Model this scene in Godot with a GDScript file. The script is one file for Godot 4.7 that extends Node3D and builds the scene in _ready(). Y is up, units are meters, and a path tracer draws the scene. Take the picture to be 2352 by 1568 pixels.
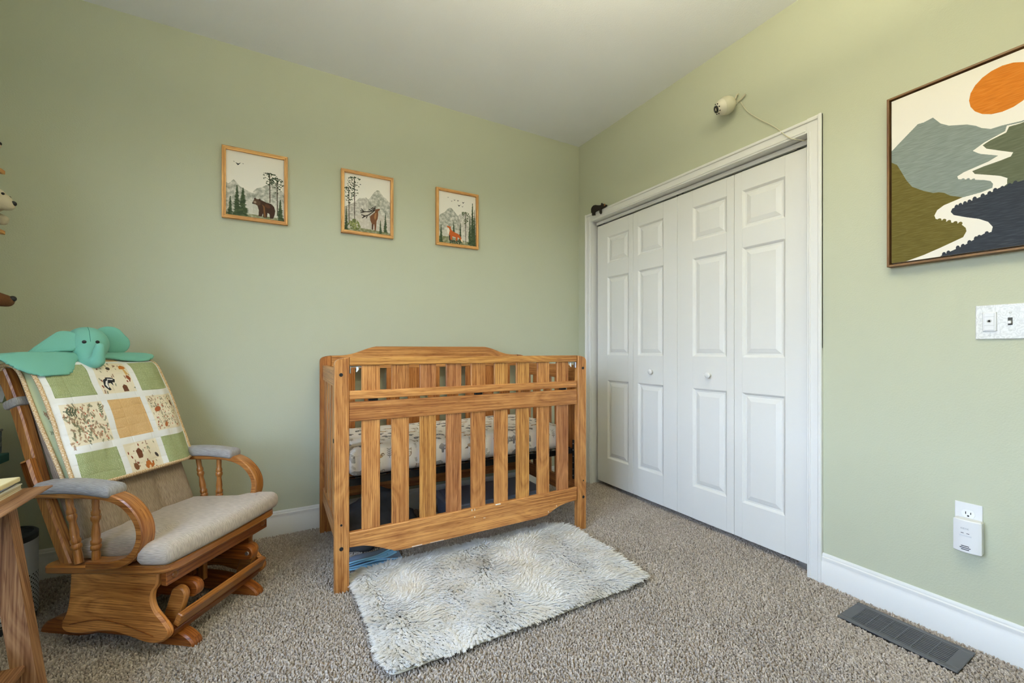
extends Node3D
# A nursery corner: x runs along the picture wall (the closet wall is x = 0), z comes out of the picture wall (z = 0), y is up.

var M := {}
var taken := {}
var rng := RandomNumberGenerator.new()


# ---------------------------------------------------------------- mesh builder
class MB:
	var v := PackedVector3Array()
	var n := PackedVector3Array()
	var uv := PackedVector2Array()
	var ix := PackedInt32Array()
	var grain := 0
	var off := Vector2.ZERO
	var sc := Vector2(0.5, 2.0)
	var xf := Transform3D.IDENTITY

	func guess_uv(p: Vector3, nn: Vector3) -> Vector2:
		var o1 := (grain + 1) % 3
		var o2 := (grain + 2) % 3
		var a := p[grain]
		var b := p[o1]
		if absf(nn[grain]) > 0.75:
			a = p[o1]
			b = p[o2]
		elif absf(nn[o1]) > absf(nn[o2]):
			b = p[o2]
		return Vector2(a * sc.x + off.x, b * sc.y + off.y)

	func add(p: Vector3, nn: Vector3, t = null) -> int:
		v.append(xf * p)
		n.append((xf.basis * nn).normalized())
		uv.append(guess_uv(p, nn) if t == null else t)
		return v.size() - 1

	func tri(a: int, b: int, c: int) -> void:
		var g := (v[c] - v[a]).cross(v[b] - v[a])
		if g.dot(n[a] + n[b] + n[c]) < 0.0:
			ix.append_array(PackedInt32Array([a, c, b]))
		else:
			ix.append_array(PackedInt32Array([a, b, c]))

	func face(pts: Array, nn: Vector3) -> void:
		var first := v.size()
		for p in pts:
			add(p, nn)
		for k in range(1, pts.size() - 1):
			tri(first, first + k, first + k + 1)

	func box(c: Vector3, s: Vector3, b := 0.002) -> void:
		var h := s * 0.5
		b = minf(b, minf(h.x, minf(h.y, h.z)) * 0.6)
		var e := h - Vector3(b, b, b)
		for a in 3:
			var o1 := (a + 1) % 3
			var o2 := (a + 2) % 3
			for s0 in [-1.0, 1.0]:
				var nn := Vector3.ZERO
				nn[a] = s0
				var q := []
				for w in [[-1.0, -1.0], [1.0, -1.0], [1.0, 1.0], [-1.0, 1.0]]:
					var p := Vector3.ZERO
					p[a] = h[a] * s0
					p[o1] = e[o1] * w[0]
					p[o2] = e[o2] * w[1]
					q.append(c + p)
				face(q, nn)
				for s1 in [-1.0, 1.0]:
					var m := Vector3.ZERO
					m[a] = s0
					m[o1] = s1
					var r := []
					for w in [[0, -1.0], [0, 1.0], [1, 1.0], [1, -1.0]]:
						var p := Vector3.ZERO
						p[a] = (h[a] if w[0] == 0 else e[a]) * s0
						p[o1] = (e[o1] if w[0] == 0 else h[o1]) * s1
						p[o2] = e[o2] * w[1]
						r.append(c + p)
					face(r, m.normalized())
		for sx in [-1.0, 1.0]:
			for sy in [-1.0, 1.0]:
				for sz in [-1.0, 1.0]:
					face([c + Vector3(h.x * sx, e.y * sy, e.z * sz), c + Vector3(e.x * sx, h.y * sy, e.z * sz), c + Vector3(e.x * sx, e.y * sy, h.z * sz)], Vector3(sx, sy, sz).normalized())

	# outline in x and y, thickness t along z, edges chamfered by b
	func prism(poly: PackedVector2Array, t: float, b := 0.003) -> void:
		if not Geometry2D.is_polygon_clockwise(poly):
			poly = poly.duplicate()
			poly.reverse()
		var k := poly.size()
		var en := PackedVector2Array()
		for i in k:
			var d := (poly[(i + 1) % k] - poly[i]).normalized()
			en.append(Vector2(d.y, -d.x) * -1.0)
		# make the edge normals point outward
		var area := 0.0
		for i in k:
			area += poly[i].cross(poly[(i + 1) % k])
		for i in k:
			var d := (poly[(i + 1) % k] - poly[i]).normalized()
			en[i] = Vector2(d.y, -d.x) if area > 0.0 else Vector2(-d.y, d.x)
		var inner := PackedVector2Array()
		var vn := PackedVector2Array()
		for i in k:
			var a := en[(i + k - 1) % k]
			var c := en[i]
			var m := (a + c).normalized()
			inner.append(poly[i] - m * b / maxf(0.4, m.dot(c)))
			vn.append(m)
		var cap := Geometry2D.triangulate_polygon(inner)
		for s in [-1.0, 1.0]:
			var first := v.size()
			for p in inner:
				add(Vector3(p.x, p.y, s * t * 0.5), Vector3(0, 0, s))
			for i in range(0, cap.size(), 3):
				tri(first + cap[i], first + cap[i + 1], first + cap[i + 2])
		for i in k:
			var j := (i + 1) % k
			var n0 := vn[i] if en[(i + k - 1) % k].dot(en[i]) > 0.75 else en[i]
			var n1 := vn[j] if en[i].dot(en[j]) > 0.75 else en[i]
			var a := add(Vector3(poly[i].x, poly[i].y, -t * 0.5 + b), Vector3(n0.x, n0.y, 0))
			var c := add(Vector3(poly[j].x, poly[j].y, -t * 0.5 + b), Vector3(n1.x, n1.y, 0))
			var d := add(Vector3(poly[j].x, poly[j].y, t * 0.5 - b), Vector3(n1.x, n1.y, 0))
			var e := add(Vector3(poly[i].x, poly[i].y, t * 0.5 - b), Vector3(n0.x, n0.y, 0))
			tri(a, c, d)
			tri(a, d, e)
			for s in [-1.0, 1.0]:
				var p0 := add(Vector3(poly[i].x, poly[i].y, s * (t * 0.5 - b)), Vector3(n0.x, n0.y, s))
				var p1 := add(Vector3(poly[j].x, poly[j].y, s * (t * 0.5 - b)), Vector3(n1.x, n1.y, s))
				var p2 := add(Vector3(inner[j].x, inner[j].y, s * t * 0.5), Vector3(n1.x, n1.y, s))
				var p3 := add(Vector3(inner[i].x, inner[i].y, s * t * 0.5), Vector3(n0.x, n0.y, s))
				tri(p0, p1, p2)
				tri(p0, p2, p3)

	# profile of (radius, height) turned round the y axis
	func lathe(prof: Array, seg := 24) -> void:
		for i in prof.size() - 1:
			var p: Vector2 = prof[i]
			var q: Vector2 = prof[i + 1]
			if p.is_equal_approx(q):
				continue
			var d := (q - p).normalized()
			var m := Vector2(d.y, -d.x)
			var m0 := m
			var m1 := m
			if i > 0 and not p.is_equal_approx(prof[i - 1]):
				var e: Vector2 = (p - prof[i - 1]).normalized()
				if e.dot(d) > 0.7:
					m0 = (m + Vector2(e.y, -e.x)).normalized()
			if i + 2 < prof.size() and not q.is_equal_approx(prof[i + 2]):
				var e: Vector2 = (prof[i + 2] - q).normalized()
				if e.dot(d) > 0.7:
					m1 = (m + Vector2(e.y, -e.x)).normalized()
			var first := v.size()
			for k in seg + 1:
				var a := TAU * k / seg
				var c := Vector3(cos(a), 0, sin(a))
				add(c * p.x + Vector3(0, p.y, 0), c * m0.x + Vector3(0, m0.y, 0), Vector2(p.y * sc.x + off.x, a * 0.03 * sc.y + off.y))
				add(c * q.x + Vector3(0, q.y, 0), c * m1.x + Vector3(0, m1.y, 0), Vector2(q.y * sc.x + off.x, a * 0.03 * sc.y + off.y))
			for k in seg:
				var b := first + k * 2
				if p.x > 1e-6:
					tri(b, b + 1, b + 2)
				if q.x > 1e-6:
					tri(b + 1, b + 3, b + 2)

	# round tube along a path; rad may be a number or an array of radii
	func tube(path: Array, rad, sides := 8, flat := 1.0) -> void:
		var k := path.size()
		var side := Vector3.ZERO
		var first := v.size()
		for i in k:
			var d: Vector3 = (path[mini(i + 1, k - 1)] - path[maxi(i - 1, 0)]).normalized()
			if side == Vector3.ZERO:
				side = d.cross(Vector3.UP if absf(d.y) < 0.9 else Vector3.RIGHT).normalized()
			side = (side - d * side.dot(d)).normalized()
			var up := side.cross(d)
			var r: float = rad[i] if rad is Array else rad
			for j in sides + 1:
				var a := TAU * j / sides
				var c := side * cos(a) + up * sin(a) * flat
				add(path[i] + c * r, side * cos(a) * flat + up * sin(a), Vector2(i * 0.05 + off.x, j * 0.02 + off.y))
		for i in k - 1:
			for j in sides:
				var a := first + i * (sides + 1) + j
				tri(a, a + 1, a + sides + 2)
				tri(a, a + sides + 2, a + sides + 1)
		for e in [0, k - 1]:
			var d: Vector3 = (path[0] - path[1] if e == 0 else path[k - 1] - path[k - 2]).normalized()
			var q := []
			var was := xf
			for j in sides:
				q.append(v[first + e * (sides + 1) + j])
			xf = Transform3D.IDENTITY
			face(q, was.basis * d)
			xf = was

	# pillow-like box: rounded by r, each point passed through bend
	func soft(c: Vector3, s: Vector3, r: float, cells: Vector3i, bend = null) -> void:
		var h := s * 0.5
		var first := v.size()
		var from := ix.size()
		for a in 3:
			var o1 := (a + 1) % 3
			var o2 := (a + 2) % 3
			for s0 in [-1.0, 1.0]:
				var nn := Vector3.ZERO
				nn[a] = s0
				var at := v.size()
				for i in cells[o1] + 1:
					for j in cells[o2] + 1:
						var p := Vector3.ZERO
						p[a] = h[a] * s0
						p[o1] = h[o1] * sin((2.0 * i / cells[o1] - 1.0) * PI * 0.5)
						p[o2] = h[o2] * sin((2.0 * j / cells[o2] - 1.0) * PI * 0.5)
						var t := guess_uv(p, nn)
						var q := Vector3(clampf(p.x, r - h.x, h.x - r), clampf(p.y, r - h.y, h.y - r), clampf(p.z, r - h.z, h.z - r))
						var d := p - q
						if d.length() > 1e-7:
							p = q + d.normalized() * r
						add(c + (bend.call(p) if bend != null else p), nn, t)
				for i in cells[o1]:
					for j in cells[o2]:
						var b: int = at + i * (cells[o2] + 1) + j
						tri(b, b + 1, b + cells[o2] + 2)
						tri(b, b + cells[o2] + 2, b + cells[o2] + 1)
		smooth_from(first, from)

	# normals averaged over vertices that share a place
	func smooth_from(first: int, from: int) -> void:
		var sum := {}
		for i in range(from, ix.size(), 3):
			var g := (v[ix[i + 2]] - v[ix[i]]).cross(v[ix[i + 1]] - v[ix[i]])
			for k in 3:
				var key := Vector3i((v[ix[i + k]] * 20000.0).round())
				sum[key] = sum.get(key, Vector3.ZERO) + g
		for i in range(first, v.size()):
			var g: Vector3 = sum.get(Vector3i((v[i] * 20000.0).round()), n[i])
			if g.length() > 1e-14:
				n[i] = g.normalized()

	# a sheet: where(s, t) for s, t in 0..1, thickness th
	func sheet(nu: int, nv: int, where: Callable, th := 0.0, uv_of = null) -> void:
		for side in ([0.0] if th == 0.0 else [1.0, -1.0]):
			var first := v.size()
			for i in nu + 1:
				for j in nv + 1:
					var s := float(i) / nu
					var t := float(j) / nv
					var p: Vector3 = where.call(s, t)
					var e := 0.002
					var du: Vector3 = where.call(minf(s + e, 1.0), t) - where.call(maxf(s - e, 0.0), t)
					var dv: Vector3 = where.call(s, minf(t + e, 1.0)) - where.call(s, maxf(t - e, 0.0))
					var nn := du.cross(dv).normalized()
					var rim := 1.0 if (i > 0 and i < nu and j > 0 and j < nv) else 0.25
					var m: Vector3 = nn * (side if side != 0.0 else 1.0)
					add(p + nn * side * th * 0.5 * rim, m, uv_of.call(s, t) if uv_of != null else Vector2(s, t))
			for i in nu:
				for j in nv:
					var b := first + i * (nv + 1) + j
					tri(b, b + 1, b + nv + 2)
					tri(b, b + nv + 2, b + nv + 1)

	# surface nets over a signed distance
	func nets(f: Callable, lo: Vector3, hi: Vector3, cell: float) -> void:
		var d := Vector3i(((hi - lo) / cell).ceil()) + Vector3i.ONE
		var val := PackedFloat32Array()
		val.resize(d.x * d.y * d.z)
		for i in d.x:
			for j in d.y:
				for k in d.z:
					val[(i * d.y + j) * d.z + k] = f.call(lo + Vector3(i, j, k) * cell)
		var id := {}
		for i in d.x - 1:
			for j in d.y - 1:
				for k in d.z - 1:
					var sum := Vector3.ZERO
					var cnt := 0
					var b := (i * d.y + j) * d.z + k
					var c := [val[b], val[b + 1], val[b + d.z], val[b + d.z + 1], val[b + d.y * d.z], val[b + d.y * d.z + 1], val[b + d.y * d.z + d.z], val[b + d.y * d.z + d.z + 1]]
					var neg := 0
					for x in c:
						if x < 0.0:
							neg += 1
					if neg == 0 or neg == 8:
						continue
					for e in [[0, 1], [2, 3], [4, 5], [6, 7], [0, 2], [1, 3], [4, 6], [5, 7], [0, 4], [1, 5], [2, 6], [3, 7]]:
						var p: float = c[e[0]]
						var q: float = c[e[1]]
						if (p < 0.0) != (q < 0.0):
							var w := p / (p - q)
							var pa := Vector3(e[0] >> 2, (e[0] >> 1) & 1, e[0] & 1)
							var pb := Vector3(e[1] >> 2, (e[1] >> 1) & 1, e[1] & 1)
							sum += pa.lerp(pb, w)
							cnt += 1
					var at := lo + (Vector3(i, j, k) + sum / cnt) * cell
					var h := cell * 0.5
					var g := Vector3(f.call(at + Vector3(h, 0, 0)) - f.call(at - Vector3(h, 0, 0)), f.call(at + Vector3(0, h, 0)) - f.call(at - Vector3(0, h, 0)), f.call(at + Vector3(0, 0, h)) - f.call(at - Vector3(0, 0, h)))
					id[Vector3i(i, j, k)] = add(at, g.normalized())
		for key in id:
			var b: int = (key.x * d.y + key.y) * d.z + key.z
			for a in 3:
				var o1 := Vector3i.ZERO
				var o2 := Vector3i.ZERO
				o1[(a + 1) % 3] = 1
				o2[(a + 2) % 3] = 1
				var nb: int = b + ([d.y * d.z, d.z, 1][a])
				if (val[b] < 0.0) != (val[nb] < 0.0):
					if id.has(key - o1) and id.has(key - o2) and id.has(key - o1 - o2):
						tri(id[key], id[key - o1], id[key - o1 - o2])
						tri(id[key], id[key - o1 - o2], id[key - o2])

	func mesh() -> ArrayMesh:
		var a := []
		a.resize(Mesh.ARRAY_MAX)
		a[Mesh.ARRAY_VERTEX] = v
		a[Mesh.ARRAY_NORMAL] = n
		a[Mesh.ARRAY_TEX_UV] = uv
		a[Mesh.ARRAY_INDEX] = ix
		var m := ArrayMesh.new()
		m.add_surface_from_arrays(Mesh.PRIMITIVE_TRIANGLES, a)
		return m


# ---------------------------------------------------------------- scene helpers
func numbered(called: String) -> String:
	var k: int = taken.get(called, 0)
	taken[called] = k + 1
	return called if k == 0 else "%s_%03d" % [called, k]


func wood(grain := 0) -> MB:
	var b := MB.new()
	b.grain = grain
	b.off = Vector2(rng.randf_range(0.35, 0.47), rng.randf())
	return b


func put(parent: Node, called: String, b, mat: Material, kind := "") -> MeshInstance3D:
	var o := MeshInstance3D.new()
	o.name = numbered(called) if parent == self else called
	o.mesh = b.mesh() if b is MB else b
	o.material_override = mat
	o.cast_shadow = GeometryInstance3D.SHADOW_CASTING_SETTING_ON
	parent.add_child(o, true)
	if kind != "":
		o.set_meta("kind", kind)
	return o


func thing(called: String, label: String, category: String, at := Vector3.ZERO, group := "") -> Node3D:
	var o := Node3D.new()
	o.name = numbered(called)
	add_child(o)
	o.position = at
	return tag(o, label, category, group)


func tag(o: Node3D, label: String, category := "", group := "") -> Node3D:
	o.set_meta("label", label)
	if category != "":
		o.set_meta("category", category)
	if group != "":
		o.set_meta("group", group)
	return o


func boxed(parent: Node, called: String, c: Vector3, s: Vector3, mat: Material, grain := 0, bevel := 0.002) -> MeshInstance3D:
	var b := wood(grain)
	b.box(c, s, bevel)
	return put(parent, called, b, mat)


func setting(called: String, boxes: Array, mat: Material, bevel := 0.0) -> MeshInstance3D:
	var b := MB.new()
	for q in boxes:
		b.box((q[0] + q[1]) * 0.5, q[1] - q[0], bevel)
	return put(self, called, b, mat, "structure")


func lettering(parent: Node, words: String, size: float, at: Transform3D, mat: Material, font := "Droid Sans") -> MeshInstance3D:
	var f := SystemFont.new()
	f.font_names = PackedStringArray([font])
	var t := TextMesh.new()
	t.text = words
	t.font = f
	t.font_size = 64
	t.pixel_size = size / 64.0
	t.depth = 0.0006
	var o := put(parent, "lettering", t, mat)
	o.transform = at
	return o


func capsule_outline(a: Vector2, b: Vector2, r: float, seg := 10) -> PackedVector2Array:
	var out := PackedVector2Array()
	var ang := (b - a).angle()
	for k in seg + 1:
		out.append(b + Vector2.from_angle(ang - PI / 2 + PI * k / seg) * r)
	for k in seg + 1:
		out.append(a + Vector2.from_angle(ang + PI / 2 + PI * k / seg) * r)
	return out


func curve(pts: Array, per := 6) -> PackedVector2Array:
	var out := PackedVector2Array()
	for i in pts.size() - 1:
		for k in per:
			out.append(pts[i].cubic_interpolate(pts[i + 1], pts[maxi(i - 1, 0)], pts[mini(i + 2, pts.size() - 1)], float(k) / per))
	out.append(pts[-1])
	return out


func ribbon(mid: PackedVector2Array, half: float) -> PackedVector2Array:
	var l := PackedVector2Array()
	var r := PackedVector2Array()
	for i in mid.size():
		var d := (mid[mini(i + 1, mid.size() - 1)] - mid[maxi(i - 1, 0)]).normalized()
		l.append(mid[i] + Vector2(-d.y, d.x) * half)
		r.append(mid[i] - Vector2(-d.y, d.x) * half)
	r.reverse()
	l.append_array(r)
	return l


static func ell(p: Vector3, c: Vector3, r: Vector3) -> float:
	var q := (p - c) / r
	var l := q.length()
	return (l - 1.0) * minf(r.x, minf(r.y, r.z)) if l < 1e-4 else l * (l - 1.0) / (q / r).length()


static func cap(p: Vector3, a: Vector3, b: Vector3, ra: float, rb: float) -> float:
	var h := clampf((p - a).dot(b - a) / (b - a).length_squared(), 0.0, 1.0)
	return (p - a.lerp(b, h)).length() - lerpf(ra, rb, h)


static func blend(a: float, b: float, k: float) -> float:
	var h := clampf(0.5 + 0.5 * (b - a) / k, 0.0, 1.0)
	return lerpf(b, a, h) - k * h * (1.0 - h)


# ---------------------------------------------------------------- pictures and patterns, computed
class Pic:
	var im: Image
	var w: int
	var h: int
	var r := RandomNumberGenerator.new()

	func _init(wide: int, high: int, c: Color) -> void:
		w = wide
		h = high
		im = Image.create(w, h, false, Image.FORMAT_RGB8)
		im.fill(c)
		r.seed = wide * 7 + high

	func poly(pts: Array, c: Color, a := 1.0) -> void:
		var lo := 1e9
		var hi := -1e9
		for p in pts:
			lo = minf(lo, p.y * h)
			hi = maxf(hi, p.y * h)
		for y in range(maxi(0, int(lo)), mini(h - 1, int(hi)) + 1):
			var xs := []
			for i in pts.size():
				var p: Vector2 = pts[i] * Vector2(w, h)
				var q: Vector2 = pts[(i + 1) % pts.size()] * Vector2(w, h)
				if (p.y <= y + 0.5) != (q.y <= y + 0.5):
					xs.append(p.x + (y + 0.5 - p.y) / (q.y - p.y) * (q.x - p.x))
			xs.sort()
			for i in range(0, xs.size() - 1, 2):
				var x0 := clampi(roundi(xs[i]), 0, w)
				var x1 := clampi(roundi(xs[i + 1]), 0, w)
				if x1 <= x0:
					continue
				if a >= 1.0:
					im.fill_rect(Rect2i(x0, y, x1 - x0, 1), c)
				else:
					for x in range(x0, x1):
						im.set_pixel(x, y, im.get_pixel(x, y).lerp(c, a))

	func oval(c: Vector2, rx: float, ry: float, col: Color, turn := 0.0, a := 1.0) -> void:
		var q := []
		for k in 20:
			q.append(c + Vector2(cos(TAU * k / 20) * rx, sin(TAU * k / 20) * ry).rotated(turn))
		poly(q, col, a)

	func line(p: Vector2, q: Vector2, wide: float, c: Color) -> void:
		var d := (q - p).normalized()
		var s := Vector2(-d.y, d.x) * wide * 0.5
		poly([p + s, q + s, q - s, p - s], c)

	func wash(pts: Array, c: Color, amount: float, noise: FastNoiseLite) -> void:
		# watercolour: the tint comes and goes with the paper
		var keep := im.duplicate() as Image
		poly(pts, Color(1, 0, 1))
		for y in h:
			for x in w:
				var p := im.get_pixel(x, y)
				if p.r > 0.99 and p.g < 0.01 and p.b > 0.99:
					im.set_pixel(x, y, keep.get_pixel(x, y).lerp(c, clampf(amount + noise.get_noise_2d(x * 1.3, y * 1.3) * 0.55, 0.05, 0.95)))

	func fir(x: float, top: float, low: float, half: float, c: Color) -> void:
		line(Vector2(x, top), Vector2(x, low), 0.006, c.darkened(0.3))
		var k := int((low - top) * 60)
		for i in k:
			var t := (i + 0.5) / k
			var y := lerpf(top, low, t)
			for s in [-1.0, 1.0]:
				var l: float = half * (0.12 + 0.88 * t) * r.randf_range(0.55, 1.05)
				var cc := c.lerp(Color(0.55, 0.6, 0.42), r.randf() * 0.35)
				poly([Vector2(x, y - 0.010), Vector2(x + s * l, y + l * 0.22), Vector2(x + s * l * 0.6, y + l * 0.2 + 0.008), Vector2(x, y + 0.016)], cc)

	func pine(x: float, top: float, low: float, half: float, c: Color) -> void:
		line(Vector2(x, top), Vector2(x + 0.008, low), 0.016, Color(0.3, 0.25, 0.2))
		for i in 70:
			var t := r.randf()
			var y := lerpf(top, lerpf(top, low, 0.42), t * t)
			var s := r.randf_range(-1, 1) * half * (0.35 + 0.9 * sin(PI * minf(1.0, t * 0.8 + 0.2)))
			oval(Vector2(x + s, y + absf(s) * 0.15), r.randf_range(0.008, 0.02), r.randf_range(0.004, 0.009), c.lerp(Color(0.3, 0.32, 0.26), r.randf() * 0.4), r.randf_range(-0.5, 0.5))
		for i in 9:
			var y := lerpf(top, low, 0.4 + 0.05 * i)
			var s := r.randf_range(-0.8, 0.8) * half
			line(Vector2(x, y), Vector2(x + s, y - 0.005), 0.004, Color(0.35, 0.32, 0.28))

	func bird(c: Vector2, s: float) -> void:
		var d := Color(0.22, 0.22, 0.22)
		poly([c + Vector2(-s, -s * 0.35), c + Vector2(0, -s * 0.05), c + Vector2(s, -s * 0.55), c + Vector2(s * 0.15, s * 0.35), c + Vector2(-s * 0.2, s * 0.5)], d)

	func sprig(c: Vector2, s: float, turn: float, col: Color) -> void:
		var d := Vector2.from_angle(turn)
		line(c, c + d * s, s * 0.05 + 0.001, col)
		for i in 4:
			for e in [-1.0, 1.0]:
				var p := c + d * s * (0.2 + 0.22 * i)
				oval(p + d.rotated(e * 0.9) * s * 0.17, s * 0.17, s * 0.055, col, turn + e * 0.9)

	func texture() -> ImageTexture:
		var q := im.duplicate() as Image
		q.generate_mipmaps()
		return ImageTexture.create_from_image(q)


func noise(freq: float, octaves := 3, sd := 1) -> FastNoiseLite:
	var f := FastNoiseLite.new()
	f.noise_type = FastNoiseLite.TYPE_SIMPLEX_SMOOTH
	f.frequency = freq
	f.fractal_octaves = octaves
	f.seed = sd
	return f


func bytes(nw: int, nh: int, freq: float, oct: int, sd: int, w: int, h: int) -> PackedByteArray:
	var im := noise(freq, oct, sd).get_seamless_image(nw, nh)
	im.convert(Image.FORMAT_L8)
	im.resize(w, h, Image.INTERPOLATE_CUBIC)
	return im.get_data()


func oak_texture(w := 2048, h := 512, sd := 3) -> ImageTexture:
	var fine := bytes(14, h, 0.16, 2, sd, w, h)
	var band := bytes(10, 64, 0.09, 2, sd + 1, w, h)
	var warp := bytes(12, 24, 0.11, 2, sd + 2, w, h)
	var pore := bytes(72, h, 0.33, 1, sd + 3, w, h)
	var out := PackedByteArray()
	out.resize(w * h * 3)
	var light := Vector3(236, 204, 160)
	var dark := Vector3(140, 94, 56)
	for y in h:
		for x in w:
			var i := y * w + x
			var ring := sin((y * 6.0 / h + warp[i] / 255.0 * 3.4) * TAU)
			ring = ring * ring * ring
			var t := 0.30 + (fine[i] - 128) / 255.0 * 0.95 + (band[i] - 128) / 255.0 * 0.40 + ring * 0.18
			if pore[i] > 176:
				t += (pore[i] - 176) / 79.0 * 0.9
			t = clampf(t, 0.0, 1.0)
			var c := light.lerp(dark, t)
			out[i * 3] = int(c.x)
			out[i * 3 + 1] = int(c.y)
			out[i * 3 + 2] = int(c.z)
	var im := Image.create_from_data(w, h, false, Image.FORMAT_RGB8, out)
	im.generate_mipmaps()
	return ImageTexture.create_from_image(im)


func gray_texture(w: int, h: int, f: Callable) -> ImageTexture:
	var out := PackedByteArray()
	out.resize(w * h)
	for y in h:
		for x in w:
			out[y * w + x] = clampi(int(f.call(x, y) * 255.0), 0, 255)
	return ImageTexture.create_from_image(Image.create_from_data(w, h, false, Image.FORMAT_L8, out))


func mat(color: Color, rough := 0.6, more := {}) -> StandardMaterial3D:
	var m := StandardMaterial3D.new()
	m.albedo_color = color
	m.roughness = rough
	for k in more:
		m.set(k, more[k])
	return m


# ---------------------------------------------------------------- the scene
func _ready() -> void:
	rng.seed = 20

	# camera: level, lens shifted a little up
	var cam := Camera3D.new()
	cam.name = "camera"
	add_child(cam)
	var near := 0.05
	cam.set_frustum(1568.0 / 966.0 * near, Vector2(0, 19.0 / 966.0 * near), near, 60.0)
	cam.position = Vector3(-2.184, 1.061, 2.773)
	cam.rotation_degrees = Vector3(0, -29.205, 0)
	cam.current = true

	# daylight sky outside
	var env := Environment.new()
	env.background_mode = Environment.BG_SKY
	var sky_m := ProceduralSkyMaterial.new()
	sky_m.sky_top_color = Color(0.76, 0.86, 1.0)
	sky_m.sky_horizon_color = Color(0.85, 0.91, 1.0)
	sky_m.ground_bottom_color = Color(0.95, 0.88, 0.78)
	sky_m.ground_horizon_color = Color(0.95, 0.89, 0.80)
	sky_m.sky_energy_multiplier = 4.2
	sky_m.ground_energy_multiplier = 1.7
	var sky := Sky.new()
	sky.sky_material = sky_m
	env.sky = sky
	env.tonemap_mode = Environment.TONE_MAPPER_LINEAR
	env.tonemap_exposure = 0.70
	env.sdfgi_enabled = true
	env.ssao_enabled = true
	env.ssil_enabled = true
	var we := WorldEnvironment.new()
	we.name = "environment"
	we.environment = env
	add_child(we)

	# added uplight, out of view, to brighten the ceiling and upper walls
	var lamp := AreaLight3D.new()
	lamp.name = "added_uplight_light"
	add_child(lamp)
	lamp.area_size = Vector2(0.30, 0.30)
	lamp.position = Vector3(-1.50, 2.272, 2.30)
	lamp.rotation_degrees = Vector3(90, 0, 0)
	lamp.light_color = Color(1.0, 0.96, 0.82)
	lamp.light_energy = 9.6
	lamp.area_range = 12.0
	lamp.shadow_enabled = true

	make_materials()
	build_shell()
	build_closet()
	build_crib()
	build_under_crib()
	build_rug()
	build_glider()
	build_quilt()
	build_elephant()
	build_side_table()
	build_left_corner()
	build_pictures()
	build_wall_things()


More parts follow.
